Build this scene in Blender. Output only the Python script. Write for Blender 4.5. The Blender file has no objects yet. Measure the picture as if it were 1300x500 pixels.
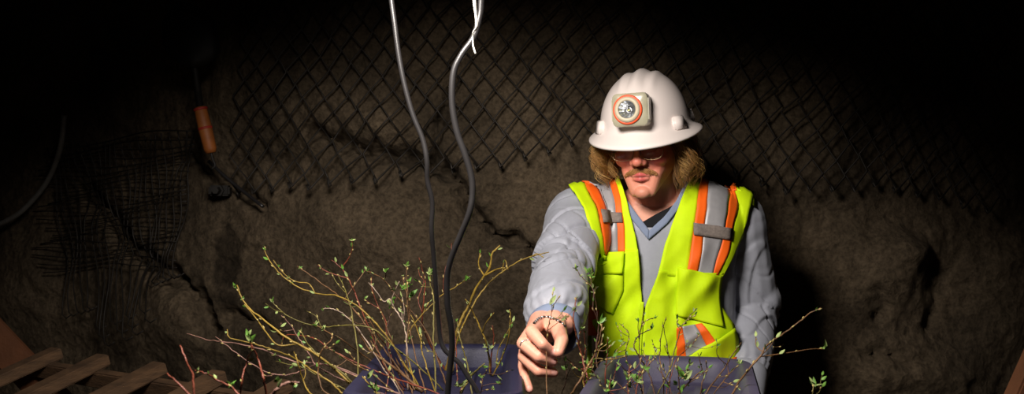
import bpy, bmesh, math, random
import numpy as np
from mathutils import Vector, Matrix, noise
from mathutils.bvhtree import BVHTree

random.seed(7)
rng = np.random.default_rng(7)
SC = bpy.context.scene
COL = SC.collection

# ------------------------------------------------------------------ camera, world, lamp, exposure
F = 1264.0                       # focal length in pixels of a 1300 px wide frame
CZ = 1.43                        # camera height
PITCH = math.atan(12 / F)        # a touch upwards; the horizon lies at row 262
cd = bpy.data.cameras.new('camera')
cam = bpy.data.objects.new('camera', cd); COL.objects.link(cam)
cd.sensor_width = 36.0; cd.lens = F / 1300 * 36.0
cam.location = (0, 0, CZ); cam.rotation_euler = (math.pi / 2 + PITCH, 0, 0)
cd.clip_start = 0.05
cd.dof.use_dof = True; cd.dof.focus_distance = 2.18; cd.dof.aperture_fstop = 7.1
SC.camera = cam

w = bpy.data.worlds.new('mine_dark'); SC.world = w; w.use_nodes = True
w.node_tree.nodes['Background'].inputs[0].default_value = (1.0, 0.86, 0.72, 1)
w.node_tree.nodes['Background'].inputs[1].default_value = 0.0018

LAMP_POS = Vector((-0.24, 1.20, 1.98)); LAMP_AIM = LAMP_POS + Vector((0.02, 0.55, -0.83))
LAMP_W = 118.0; LAMP_SIZE = math.radians(115); LAMP_BLEND = 0.42
ld = bpy.data.lights.new('work_lamp', 'SPOT')
ld.energy = LAMP_W; ld.spot_size = LAMP_SIZE; ld.spot_blend = LAMP_BLEND
ld.shadow_soft_size = 0.18; ld.color = (1.0, 0.93, 0.86)
lo = bpy.data.objects.new('work_lamp', ld); COL.objects.link(lo)
lo.location = LAMP_POS
lo.rotation_euler = (LAMP_AIM - LAMP_POS).to_track_quat('-Z', 'Y').to_euler()

SC.view_settings.view_transform = 'Standard'; SC.view_settings.look = 'None'
SC.view_settings.gamma = 1.0; SC.view_settings.use_curve_mapping = False
SC.view_settings.exposure = 0.0

# ------------------------------------------------------------------ helpers
def P(px, py, D):
    """World point seen at photo pixel (px, py) whose world depth y is D."""
    x = (px - 650) / F; z = (250 - py) / F
    c, s = math.cos(PITCH), math.sin(PITCH)
    y2 = c - s * z; z2 = s + c * z
    k = D / y2
    return Vector((x * k, D, CZ + z2 * k))

def lin(c):
    return tuple((v / 12.92 if v <= 0.04045 else ((v + 0.055) / 1.055) ** 2.4) for v in c)

def srgb(r, g, b):
    return lin((r / 255, g / 255, b / 255))

def mat(name, col, rough=0.6, metal=0.0, spec=0.5, var=0.12, scale=30, bump=0.0, bscale=80, sss=0.0,
        trans=0.0, coat=0.0, sheen=0.0, attr=None, stretch=None, alpha=1.0, ior=1.45):
    m = bpy.data.materials.new(name); m.use_nodes = True
    nt = m.node_tree; b = nt.nodes['Principled BSDF']
    N = nt.nodes.new; L = nt.links.new
    tc = N('ShaderNodeTexCoord'); mp = N('ShaderNodeMapping')
    L(tc.outputs['Object'], mp.inputs[0])
    if stretch: mp.inputs['Scale'].default_value = stretch
    nz = N('ShaderNodeTexNoise'); nz.inputs['Scale'].default_value = scale; nz.inputs['Detail'].default_value = 5
    L(mp.outputs[0], nz.inputs['Vector'])
    mx = N('ShaderNodeMix'); mx.data_type = 'RGBA'; mx.blend_type = 'MULTIPLY'; mx.inputs[0].default_value = 1
    if attr:
        a = N('ShaderNodeAttribute'); a.attribute_name = attr; L(a.outputs['Color'], mx.inputs[6])
    else:
        mx.inputs[6].default_value = (*col, 1)
    cr = N('ShaderNodeValToRGB')
    lo_, hi_ = max(0, 1 - var * 1.6), 1.0
    cr.color_ramp.elements[0].position = 0.3; cr.color_ramp.elements[1].position = 0.7
    cr.color_ramp.elements[0].color = (lo_, lo_, lo_, 1); cr.color_ramp.elements[1].color = (hi_, hi_, hi_, 1)
    L(nz.outputs['Fac'], cr.inputs[0]); L(cr.outputs[0], mx.inputs[7]); L(mx.outputs[2], b.inputs['Base Color'])
    b.inputs['Roughness'].default_value = rough; b.inputs['Metallic'].default_value = metal
    b.inputs['Specular IOR Level'].default_value = spec
    b.inputs['IOR'].default_value = ior
    b.inputs['Transmission Weight'].default_value = trans
    b.inputs['Coat Weight'].default_value = coat
    b.inputs['Sheen Weight'].default_value = sheen
    b.inputs['Alpha'].default_value = alpha
    if sss:
        b.inputs['Subsurface Weight'].default_value = sss
        b.inputs['Subsurface Radius'].default_value = (0.006, 0.0022, 0.0012)
        b.inputs['Subsurface Scale'].default_value = 1.0
    if bump:
        n2 = N('ShaderNodeTexNoise'); n2.inputs['Scale'].default_value = bscale; n2.inputs['Detail'].default_value = 4
        L(mp.outputs[0], n2.inputs['Vector'])
        bp = N('ShaderNodeBump'); bp.inputs['Strength'].default_value = bump; bp.inputs['Distance'].default_value = 0.01
        L(n2.outputs['Fac'], bp.inputs['Height']); L(bp.outputs[0], b.inputs['Normal'])
    return m

class MB:
    """Collects shapes, then links them as one mesh object."""
    def __init__(self): self.v = []; self.f = []; self.mi = []
    def add(self, vs, fs, mi=0):
        o = len(self.v); self.v.extend([tuple(p) for p in vs])
        for f in fs: self.f.append(tuple(i + o for i in f)); self.mi.append(mi)
    def box(self, c, s, M=None, mi=0, bev=0.0):
        bm = bmesh.new(); bmesh.ops.create_cube(bm, size=1)
        for v in bm.verts: v.co = Vector((v.co.x * s[0], v.co.y * s[1], v.co.z * s[2]))
        if bev: bmesh.ops.bevel(bm, geom=bm.edges[:], offset=bev, segments=2, affect='EDGES')
        self.bm(bm, Matrix.Translation(c) if M is None else M @ Matrix.Translation(c), mi)
    def bm(self, bm, M=None, mi=0):
        bm.verts.index_update()
        self.add([(M @ v.co) if M else v.co for v in bm.verts], [[v.index for v in f.verts] for f in bm.faces], mi)
        bm.free()
    def tube(self, pts, rad, n=6, mi=0, cap=True):
        pts = [Vector(p) for p in pts]
        if not hasattr(rad, '__len__'): rad = [rad] * len(pts)
        vs = []; fs = []
        t = (pts[1] - pts[0]).normalized()
        u = t.orthogonal().normalized()
        for i, p in enumerate(pts):
            if i == 0: d = pts[1] - pts[0]
            elif i == len(pts) - 1: d = pts[-1] - pts[-2]
            else: d = pts[i + 1] - pts[i - 1]
            d.normalize()
            u = (u - d * u.dot(d))
            u = u.normalized() if u.length > 1e-8 else d.orthogonal().normalized()
            w_ = d.cross(u)
            for k in range(n):
                a = 2 * math.pi * k / n
                vs.append(p + (u * math.cos(a) + w_ * math.sin(a)) * rad[i])
        for i in range(len(pts) - 1):
            for k in range(n):
                a, b = i * n + k, i * n + (k + 1) % n
                fs.append((a, b, b + n, a + n))
        if cap:
            fs.append(tuple(range(n - 1, -1, -1))); o = (len(pts) - 1) * n; fs.append(tuple(range(o, o + n)))
        self.add(vs, fs, mi)
    def lathe(self, prof, n=32, M=None, mi=0, closed=False):
        """prof: list of (radius, z) turned about z."""
        vs = []; fs = []
        for r, z in prof:
            for k in range(n):
                a = 2 * math.pi * k / n; p = Vector((r * math.cos(a), r * math.sin(a), z)); vs.append(M @ p if M else p)
        m = len(prof)
        for i in range(m if closed else m - 1):
            j = (i + 1) % m
            for k in range(n):
                fs.append((i * n + k, i * n + (k + 1) % n, j * n + (k + 1) % n, j * n + k))
        self.add(vs, fs, mi)
    def ball(self, c, r, M=None, mi=0, seg=10):
        bm = bmesh.new(); bmesh.ops.create_uvsphere(bm, u_segments=seg, v_segments=max(5, seg // 2 + 1), radius=1)
        rr = r if hasattr(r, '__len__') else (r, r, r)
        for v in bm.verts: v.co = Vector((v.co.x * rr[0], v.co.y * rr[1], v.co.z * rr[2]))
        T = Matrix.Translation(c)
        self.bm(bm, (T @ M) if M else T, mi)
    def build(self, name, mats, parent=None, smooth=True):
        me = bpy.data.meshes.new(name); me.from_pydata(self.v, [], self.f)
        if not isinstance(mats, (list, tuple)): mats = [mats]
        for m in mats: me.materials.append(m)
        me.polygons.foreach_set('material_index', self.mi)
        me.polygons.foreach_set('use_smooth', [smooth] * len(self.f))
        me.update()
        o = bpy.data.objects.new(name, me); COL.objects.link(o)
        if parent: attach(o, parent)
        return o

def attach(o, parent):
    """Parent o, whose mesh is in world space, keeping it where it is."""
    o.parent = parent
    o.matrix_parent_inverse = world_of(parent).inverted()

def world_of(o):
    M = o.matrix_basis.copy()
    if o.parent: M = world_of(o.parent) @ o.matrix_parent_inverse @ M
    return M

def empty(name, loc, label=None, cat=None, group=None):
    o = bpy.data.objects.new(name, None); COL.objects.link(o); o.location = loc
    o.empty_display_size = 0.1
    tag(o, label, cat, group); return o

def tag(o, label=None, cat=None, group=None, kind=None):
    if label: o['label'] = label
    if cat: o['category'] = cat
    if group: o['group'] = group
    if kind: o['kind'] = kind
    return o

def autosmooth(o, ang=40):
    for e in o.data.edges: pass
    m = o.modifiers.new('n', 'EDGE_SPLIT'); m.split_angle = math.radians(ang)

def spline(pts, sub=6):
    """Catmull-Rom through pts (Vectors)."""
    pts = [Vector(p) for p in pts]
    if len(pts) < 3: return [pts[0].lerp(pts[-1], i / sub) for i in range(sub + 1)]
    e = [pts[0] * 2 - pts[1]] + pts + [pts[-1] * 2 - pts[-2]]
    out = []
    for i in range(1, len(e) - 2):
        p0, p1, p2, p3 = e[i - 1], e[i], e[i + 1], e[i + 2]
        for k in range(sub):
            t = k / sub
            out.append(0.5 * ((2 * p1) + (p2 - p0) * t + (2 * p0 - 5 * p1 + 4 * p2 - p3) * t * t + (3 * p1 - p0 - 3 * p2 + p3) * t ** 3))
    out.append(pts[-1]); return out

def remeshed(mb, voxel, smooth=4, fac=0.5):
    """Union of the shapes in mb as one continuous skin; returns numpy verts and face list."""
    me = bpy.data.meshes.new('tmp'); me.from_pydata(mb.v, [], mb.f); me.update()
    o = bpy.data.objects.new('tmp', me); COL.objects.link(o)
    r = o.modifiers.new('r', 'REMESH'); r.mode = 'VOXEL'; r.voxel_size = voxel
    if smooth:
        s = o.modifiers.new('s', 'SMOOTH'); s.iterations = smooth; s.factor = fac
    dg = bpy.context.evaluated_depsgraph_get(); dg.update()
    ev = o.evaluated_get(dg); m2 = bpy.data.meshes.new_from_object(ev, depsgraph=dg)
    bpy.data.objects.remove(o); bpy.data.meshes.remove(me)
    return m2

def get_co(me):
    a = np.empty(len(me.vertices) * 3); me.vertices.foreach_get('co', a); return a.reshape(-1, 3)
def get_no(me):
    a = np.empty(len(me.vertices) * 3); me.vertices.foreach_get('normal', a); return a.reshape(-1, 3)
def set_co(me, a):
    me.vertices.foreach_set('co', a.ravel()); me.update()

def link_mesh(name, me, mats, parent):
    me.name = name
    me.materials.clear()
    for m in (mats if isinstance(mats, (list, tuple)) else [mats]): me.materials.append(m)
    me.polygons.foreach_set('use_smooth', [True] * len(me.polygons))
    o = bpy.data.objects.new(name, me); COL.objects.link(o)
    if parent: attach(o, parent)
    return o

def sm(a, b, x):
    t = np.clip((x - a) / (b - a), 0, 1); return t * t * (3 - 2 * t)

def cone_sphere(mb, p0, r0, p1, r1, seg=16):
    bm = bmesh.new()
    for p, r in ((p0, r0), (p1, r1)):
        g = bmesh.ops.create_uvsphere(bm, u_segments=seg, v_segments=seg // 2 + 1, radius=r)
        for v in g['verts']: v.co += Vector(p)
    h = bmesh.ops.convex_hull(bm, input=bm.verts[:])
    bmesh.ops.delete(bm, geom=list(set(h['geom_interior'] + h['geom_unused'])), context='VERTS')
    mb.bm(bm)

def hull(mb, balls, seg=12):
    bm = bmesh.new()
    for p, r in balls:
        g = bmesh.ops.create_uvsphere(bm, u_segments=seg, v_segments=seg // 2 + 1, radius=r)
        for v in g['verts']: v.co += Vector(p)
    h = bmesh.ops.convex_hull(bm, input=bm.verts[:])
    bmesh.ops.delete(bm, geom=list(set(h['geom_interior'] + h['geom_unused'])), context='VERTS')
    mb.bm(bm)

def loft(mb, rings, n=40, ex=2.4):
    """rings: (center, half width x, half depth y); superellipse sections, closed."""
    vs = []; fs = []
    for c, a, b in rings:
        for k in range(n):
            t = 2 * math.pi * k / n; ct, st = math.cos(t), math.sin(t)
            vs.append(Vector(c) + Vector((a * math.copysign(abs(ct) ** (2 / ex), ct), b * math.copysign(abs(st) ** (2 / ex), st), 0)))
    m = len(rings)
    for i in range(m - 1):
        for k in range(n): fs.append((i * n + k, i * n + (k + 1) % n, (i + 1) * n + (k + 1) % n, (i + 1) * n + k))
    fs.append(tuple(range(n - 1, -1, -1))); o = (m - 1) * n; fs.append(tuple(range(o, o + n)))
    mb.add(vs, fs)

# ------------------------------------------------------------------ the setting: rock walls, floor
def base_y(x):
    x = np.asarray(x, float)
    return 3.02 + 1.15 * sm(0.15, 2.6, -x) + 0.45 * sm(0.9, 2.6, x)

def px_wall(px, py):
    D = 3.0
    for _ in range(12): D = float(base_y((px - 650) / F * D))
    p = P(px, py, D); return p.x, p.z

CRACKS = [  # (pixel polyline, half width in m, depth in m)
    ([(395, 165), (430, 180), (470, 193), (520, 200), (545, 208), (572, 222), (590, 245), (600, 272), (628, 296), (650, 303), (675, 318), (700, 338)], 0.018, 0.11),
    ([(575, 110), (560, 150), (548, 205)], 0.013, 0.07),
    ([(590, 245), (570, 270), (585, 292), (618, 310)], 0.010, 0.03),
    ([(105, 240), (140, 280), (165, 315), (200, 338), (232, 358), (258, 385), (270, 420)], 0.03, 0.10),
    ([(232, 200), (262, 225), (300, 245), (330, 262)], 0.018, 0.06),
    ([(290, 398), (330, 412), (360, 432)], 0.02, 0.05),
    ([(1160, 290), (1175, 305), (1190, 340), (1195, 380), (1180, 420)], 0.022, 0.022),
    ([(1095, 450), (1120, 446), (1150, 460), (1172, 452)], 0.014, 0.04),
    ([(1110, 370), (1122, 385), (1116, 400)], 0.02, 0.035),
]
LUMPS = [  # pixel centre, radii (m), height towards the room
    (1128, 345, 0.13, 0.10, 0.07), (1160, 315, 0.10, 0.05, 0.06), (1200, 400, 0.12, 0.16, -0.05), (1150, 470, 0.2, 0.06, 0.05),
    (640, 330, 0.16, 0.10, 0.03), (450, 300, 0.2, 0.12, 0.04), (230, 400, 0.16, 0.14, 0.08), (350, 200, 0.3, 0.12, -0.04),
    (480, 160, 0.08, 0.06, 0.05), (600, 240, 0.07, 0.09, 0.04), (60, 340, 0.3, 0.2, 0.06),
]
def wall_disp(X, Z):
    d = np.zeros_like(X)
    for pl, wd, dp in CRACKS:
        pts = [px_wall(*p) for p in pl]
        wob = 0.012 * np.sin(X * 70 + Z * 40) + 0.008 * np.sin(Z * 130 - X * 30)
        best = np.full(X.shape, 9.0)
        for (x0, z0), (x1, z1) in zip(pts[:-1], pts[1:]):
            dx, dz = x1 - x0, z1 - z0; L2 = dx * dx + dz * dz
            t = np.clip(((X - x0) * dx + (Z - z0) * dz) / L2, 0, 1)
            best = np.minimum(best, np.hypot(X - x0 - t * dx + wob * .5, Z - z0 - t * dz + wob * .5))
        d += dp * np.exp(-(best / wd) ** 2)
    for px, py, rx, rz, h in LUMPS:
        cx, cz = px_wall(px, py)
        d -= h * np.exp(-((X - cx) / rx) ** 2 - ((Z - cz) / rz) ** 2)
    return d

def wall_noise(x, z):
    p = Vector((x, 0.0, z))
    n1 = noise.fractal(p * 1.7, 1.0, 2.0, 3)
    n2 = abs(noise.fractal(p * 6.0 + Vector((9, 3, 1)), 0.9, 2.1, 4))
    n3 = noise.fractal(p * 24.0, 0.8, 2.1, 4)
    return 0.055 * n1 + 0.020 * n2 + 0.008 * n3

def wall_at(x, z):
    return float(base_y(x)) + float(wall_disp(np.array([x]), np.array([z]))[0]) * 0.6 + 0.055 * noise.fractal(Vector((x, 0, z)) * 1.7, 1.0, 2.0, 3)

xs = np.concatenate([np.arange(-3.6, -1.3, 0.02), np.arange(-1.3, 1.5, 0.0105), np.arange(1.5, 3.0, 0.02)])
zs = np.arange(-0.02, 2.75, 0.0125)
XX, ZZ = np.meshgrid(xs, zs)
YY = base_y(XX) + wall_disp(XX, ZZ) + np.array([[wall_noise(x, z) for x in xs] for z in zs])
nx, nz_ = len(xs), len(zs)
wv = np.stack([XX, YY, ZZ], -1).reshape(-1, 3)
ii = np.arange((nz_ - 1) * (nx - 1)); r_, c_ = ii // (nx - 1), ii % (nx - 1)
q = np.stack([r_ * nx + c_, r_ * nx + c_ + 1, (r_ + 1) * nx + c_ + 1, (r_ + 1) * nx + c_], -1)

def rock_material():
    m = bpy.data.materials.new('rock'); m.use_nodes = True
    nt = m.node_tree; b = nt.nodes['Principled BSDF']; N = nt.nodes.new; L = nt.links.new
    tc = N('ShaderNodeTexCoord')
    n1 = N('ShaderNodeTexNoise'); n1.inputs['Scale'].default_value = 3.0; n1.inputs['Detail'].default_value = 8
    n2 = N('ShaderNodeTexNoise'); n2.inputs['Scale'].default_value = 70; n2.inputs['Detail'].default_value = 8; n2.inputs['Roughness'].default_value = 0.7
    n3 = N('ShaderNodeTexVoronoi'); n3.inputs['Scale'].default_value = 28
    for n in (n1, n2, n3): L(tc.outputs['Object'], n.inputs['Vector'])
    cr = N('ShaderNodeValToRGB'); e = cr.color_ramp.elements
    e[0].position = 0.33; e[0].color = (*srgb(70, 60, 47), 1); e[1].position = 0.68; e[1].color = (*srgb(114, 98, 78), 1)
    L(n1.outputs['Fac'], cr.inputs[0])
    c2 = N('ShaderNodeValToRGB'); e = c2.color_ramp.elements
    e[0].position = 0.36; e[0].color = (0.30, 0.30, 0.30, 1); e[1].position = 0.62; e[1].color = (1, 1, 1, 1)
    L(n2.outputs['Fac'], c2.inputs[0])
    mx = N('ShaderNodeMix'); mx.data_type = 'RGBA'; mx.blend_type = 'MULTIPLY'; mx.inputs[0].default_value = 0.8
    L(cr.outputs[0], mx.inputs[6]); L(c2.outputs[0], mx.inputs[7])
    sx_, sz_ = px_wall(287, 338)                     # a dark damp stain running down the rock
    mp = N('ShaderNodeMapping'); mp.inputs['Location'].default_value = (-sx_ / .07, 0, -sz_ / .17); mp.inputs['Scale'].default_value = (1 / .07, 0, 1 / .17)
    L(tc.outputs['Object'], mp.inputs[0]); ln = N('ShaderNodeVectorMath'); ln.operation = 'LENGTH'; L(mp.outputs[0], ln.inputs[0])
    n4 = N('ShaderNodeTexNoise'); n4.inputs['Scale'].default_value = 14; n4.inputs['Detail'].default_value = 5; L(tc.outputs['Object'], n4.inputs['Vector'])
    sb_ = N('ShaderNodeMath'); sb_.operation = 'MULTIPLY_ADD'; sb_.inputs[1].default_value = 1.6; L(n4.outputs['Fac'], sb_.inputs[0]); L(ln.outputs['Value'], sb_.inputs[2])
    c4 = N('ShaderNodeValToRGB'); e = c4.color_ramp.elements; e[0].position = .0; e[0].color = (.35, .35, .35, 1); e[1].position = 1.0; e[1].color = (1, 1, 1, 1)
    mr = N('ShaderNodeMapRange'); mr.inputs[1].default_value = 1.35; mr.inputs[2].default_value = 1.75; L(sb_.outputs[0], mr.inputs[0]); L(mr.outputs[0], c4.inputs[0])
    m4 = N('ShaderNodeMix'); m4.data_type = 'RGBA'; m4.blend_type = 'MULTIPLY'; m4.inputs[0].default_value = 1
    L(mx.outputs[2], m4.inputs[6]); L(c4.outputs[0], m4.inputs[7]); L(m4.outputs[2], b.inputs['Base Color'])
    b.inputs['Roughness'].default_value = 0.95; b.inputs['Specular IOR Level'].default_value = 0.15
    ad = N('ShaderNodeMath'); ad.operation = 'ADD'
    L(n2.outputs['Fac'], ad.inputs[0]); L(n3.outputs['Distance'], ad.inputs[1])
    bp = N('ShaderNodeBump'); bp.inputs['Strength'].default_value = 0.75; bp.inputs['Distance'].default_value = 0.012
    L(ad.outputs[0], bp.inputs['Height']); L(bp.outputs[0], b.inputs['Normal'])
    return m
M_ROCK = rock_material()
def grid_obj(name, verts, faces, m):
    me = bpy.data.meshes.new(name); me.from_pydata(verts.tolist(), [], faces.tolist()); me.materials.append(m)
    me.polygons.foreach_set('use_smooth', [True] * len(me.polygons))
    o = bpy.data.objects.new(name, me); COL.objects.link(o); return o
wall = grid_obj('wall_back', wv, q[:, ::-1], M_ROCK); tag(wall, 'rough brown rock face of the mine drift', kind='structure')
fx = np.arange(-3.6, 3.05, 0.05); fy = np.arange(-0.6, 4.9, 0.05)
FX, FY = np.meshgrid(fx, fy)
FZ = np.array([[0.02 * noise.fractal(Vector((x * 4, y * 4, 0)), 1, 2, 3) for x in fx] for y in fy]) - 0.02
fv = np.stack([FX, FY, FZ], -1).reshape(-1, 3)
n_ = len(fx); ii = np.arange((len(fy) - 1) * (n_ - 1)); r_, c_ = ii // (n_ - 1), ii % (n_ - 1)
fl = grid_obj('floor', fv, np.stack([r_ * n_ + c_, r_ * n_ + c_ + 1, (r_ + 1) * n_ + c_ + 1, (r_ + 1) * n_ + c_], -1), M_ROCK)
tag(fl, kind='structure')

# ------------------------------------------------------------------ materials
M = {}
M['wire'] = mat('dark_wire', srgb(52, 47, 42), 0.55, 0.6, var=0.3)
M['wood'] = mat('weathered_wood', srgb(96, 70, 46), 0.8, var=0.35, scale=14, bump=0.3, bscale=60, stretch=(1, 1, 6))
M['wood_red'] = mat('red_wood', srgb(98, 58, 32), 0.7, var=0.3, scale=10, bump=0.15)
M['skin'] = mat('skin', (0.8, 0.5, 0.4), 0.42, spec=0.45, var=0.05, scale=120, bump=0.12, bscale=600, sss=0.12, attr='tint')
M['jacket'] = mat('grey_nylon', srgb(158, 160, 170), 0.5, spec=0.35, var=0.04, scale=60, bump=0.05, bscale=300, sheen=0.1)
M['collar'] = mat('blue_grey_rib', srgb(128, 140, 165), 0.8, var=0.08, bump=0.15, bscale=500)
M['tee'] = mat('black_cotton', srgb(16, 17, 22), 0.9, var=0.1)
M['lime'] = mat('lime_fabric', srgb(205, 238, 14), 0.7, spec=0.25, var=0.05, scale=40, bump=0.06, bscale=400)
M['orange'] = mat('orange_tape', srgb(255, 104, 16), 0.6, var=0.04)
M['silver'] = mat('silver_tape', srgb(168, 166, 168), 0.45, 0.15, var=0.08, scale=60, bump=0.05, bscale=500)
M['tab'] = mat('grey_hook_tape', srgb(140, 128, 120), 0.9, var=0.2, scale=200, bump=0.3, bscale=700)
M['hat'] = mat('white_plastic', srgb(226, 214, 208), 0.32, spec=0.5, var=0.03, scale=8)
M['clear'] = mat('clear_housing', srgb(196, 190, 162), 0.25, spec=0.6, var=0.15, scale=40, trans=0.25)
M['ring'] = mat('orange_ring', srgb(240, 84, 36), 0.4, var=0.03)
M['beige'] = mat('beige_bezel', srgb(196, 184, 156), 0.45, var=0.06)
M['chrome'] = mat('chrome', (0.80, 0.82, 0.86), 0.3, 1.0, var=0.02)
M['led'] = mat('led_yellow', srgb(230, 225, 150), 0.3, var=0.05)
def thin_glass(name, tint_, fac):
    m = bpy.data.materials.new(name); m.use_nodes = True; nt = m.node_tree; nt.nodes.clear(); N = nt.nodes.new; L = nt.links.new
    o = N('ShaderNodeOutputMaterial'); t = N('ShaderNodeBsdfTransparent'); t.inputs[0].default_value = (*tint_, 1)
    g = N('ShaderNodeBsdfGlossy'); g.inputs['Roughness'].default_value = .05; mx = N('ShaderNodeMixShader')
    lw = N('ShaderNodeLayerWeight'); lw.inputs[0].default_value = .25; mu = N('ShaderNodeMath'); mu.operation = 'MULTIPLY_ADD'
    mu.inputs[1].default_value = .12 if fac > .01 else .01; mu.inputs[2].default_value = fac
    L(lw.outputs['Facing'], mu.inputs[0]); L(mu.outputs[0], mx.inputs[0]); L(t.outputs[0], mx.inputs[1]); L(g.outputs[0], mx.inputs[2]); L(mx.outputs[0], o.inputs[0])
    return m
M['glass'] = thin_glass('clear_lens', (0.97, 0.98, 1.0), 0.03)
M['lamplens'] = thin_glass('cap_lamp_lens', (0.97, 0.97, 0.97), 0.003)
M['eyeglass'] = thin_glass('safety_lens', (0.93, 0.94, 1.0), 0.03)
M['frame'] = mat('thin_metal_frame', srgb(150, 120, 90), 0.3, 0.8, var=0.05)
M['hair'] = mat('blond_hair', (1, 1, 1), 0.5, spec=0.5, var=0.1, attr='tint')
M['tote'] = mat('navy_plastic', srgb(42, 41, 64), 0.48, spec=0.3, var=0.14, scale=9, bump=0.04, bscale=200)
M['tote_lit'] = mat('navy_plastic_lit', srgb(66, 62, 82), 0.5, spec=0.3, var=0.14, scale=9, bump=0.04, bscale=200)  # same navy plastic, coloured lighter to stand for brighter light on the right tote
M['rubber'] = mat('black_rubber', srgb(38, 36, 36), 0.32, spec=0.6, var=0.15)
M['tape'] = mat('white_tape', srgb(226, 220, 208), 0.6, var=0.08)
M['steel'] = mat('dull_steel', srgb(40, 37, 34), 0.6, 0.5, var=0.3)
M['grip'] = mat('orange_wood_grip', srgb(150, 84, 32), 0.6, var=0.25, scale=25)
M['red'] = mat('red_paint', srgb(150, 40, 26), 0.6, var=0.2)
M['denim'] = mat('dark_trousers', srgb(48, 50, 58), 0.9, var=0.15, bump=0.1)
M['boot'] = mat('boot_leather', srgb(60, 44, 32), 0.6, var=0.2)
M['bead'] = mat('bracelet_bead', srgb(50, 46, 44), 0.3, var=0.5, scale=300)
BARK = {
    'y': mat('yellow_bark', srgb(150, 122, 44), 0.55, var=0.35, scale=60, bump=0.2, bscale=200),
    'o': mat('olive_bark', srgb(116, 106, 48), 0.6, var=0.35, scale=60, bump=0.2, bscale=200),
    'b': mat('brown_bark', srgb(112, 78, 44), 0.6, var=0.4, scale=60, bump=0.2, bscale=200),
    'r': mat('red_bark', srgb(124, 60, 40), 0.5, var=0.35, scale=60, bump=0.2, bscale=200),
    'p': mat('pale_pink_bark', srgb(146, 106, 92), 0.55, var=0.4, scale=70, bump=0.2, bscale=200),
    'w': mat('silvery_bark', srgb(180, 156, 136), 0.6, var=0.35, scale=70, bump=0.2, bscale=200),
    'd': mat('dark_bark', srgb(82, 52, 38), 0.6, var=0.35, scale=60, bump=0.2, bscale=200),
}
M['leaf'] = mat('young_leaf', srgb(98, 142, 52), 0.5, var=0.3, scale=40, sss=0.0)
M['leafpale'] = mat('downy_leaf', srgb(146, 162, 96), 0.7, var=0.25, scale=60)
M['bud'] = mat('bud', srgb(176, 158, 96), 0.6, var=0.3, scale=60)

# ------------------------------------------------------------------ wire mesh on the wall
def interp(px, table):
    return float(np.interp(px, [a for a, _ in table], [b for _, b in table]))
BOTTOM = [(255, 250), (330, 246), (400, 246), (445, 235), (500, 222), (540, 212), (580, 206), (630, 208), (690, 202), (725, 188), (760, 190),
          (900, 205), (960, 222), (1000, 240), (1060, 246), (1110, 244), (1180, 252), (1260, 262)]
def chain_link():
    mb = MB()
    a, hgt = 0.036, 0.046
    x0, _ = px_wall(296, 240); x1, _ = px_wall(1262, 240)
    n = int((x1 - x0) / a)
    ztop = 2.45
    for k in range(n):
        xc = x0 + k * a
        pxk = 650 + xc / float(base_y(xc)) * F
        zb = px_wall(pxk, interp(pxk, BOTTOM))[1]
        rows = int((ztop - zb) / hgt)
        pts = []
        for r in range(rows + 1):
            z = zb + r * hgt
            s = 1 if (r + k) % 2 == 0 else -1
            sl = 0.10 * (z - zb)                       # the panel leans and sags a little
            x = xc + s * a * 0.52 + sl + 0.012 * math.sin(z * 9 + xc * 4)
            zz = z + 0.02 * math.sin(xc * 7) + 0.006 * math.sin(xc * 31 + z * 20)
            loose = 0.05 * math.exp(-(z - zb) / 0.10) * (0.5 + 0.5 * math.sin(xc * 9))
            y = wall_at(x, zz) - 0.03 - loose + (0.004 if r % 2 else -0.004)
            pts.append((x, y, zz))
        # knuckle: a small hook under the lowest knot
        p = Vector(pts[0]); q_ = Vector(pts[1])
        pts = [p + Vector((-0.012, 0, 0.012)), p + Vector((-0.006, -.004, -0.006))] + pts
        mb.tube(pts, 0.0031, 5)
    return mb.build('chain_link_mesh', M['wire'])
tag(chain_link(), 'dark chain link mesh hung over the upper rock wall behind the man', 'wire mesh')

def welded_mesh():
    mb = MB()
    # finer mesh far left, wires slanting, lower ends loose
    c = [(70, 200), (265, 190), (255, 330), (185, 432), (55, 300)]
    for i in range(21):
        t = i / 20
        a = (62 + 10 * math.sin(i), 190 + t * 150); b = (250 - 22 * t, 165 + t * 170)
        pts = []
        for k in range(13):
            s = k / 12
            x, z = px_wall(a[0] + (b[0] - a[0]) * s, a[1] + (b[1] - a[1]) * s + 4 * math.sin(s * 7 + i))
            pts.append((x, wall_at(x, z) - 0.05 - 0.02 * math.sin(s * 9 + i * .7), z))
        mb.tube(pts, 0.0026, 4)
    for i in range(22):
        t = i / 21
        a = (66 + t * 182, 188 - 22 * t); b = (100 + t * 130, 395 - 50 * t)
        if 0.2 < t < 0.75: b = (b[0] + 10, b[1] + 38 + 14 * math.sin(i * 2.1))
        pts = []
        for k in range(16):
            s = k / 15
            x, z = px_wall(a[0] + (b[0] - a[0]) * s + 3 * math.sin(s * 11 + i), a[1] + (b[1] - a[1]) * s)
            pull = 0.05 + 0.16 * max(0, s - 0.7)
            pts.append((x, wall_at(x, z) - pull, z))
        e = Vector(pts[-1]); pts += [e + Vector((0.02, -0.01, -0.012)), e + Vector((0.045, -0.02, 0.004))]
        mb.tube(pts, 0.0026, 4)
    return mb.build('welded_wire_mesh', M['wire'])
tag(welded_mesh(), 'fine sagging wire mesh with loose hooked ends low on the dark left wall', 'wire mesh')

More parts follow.
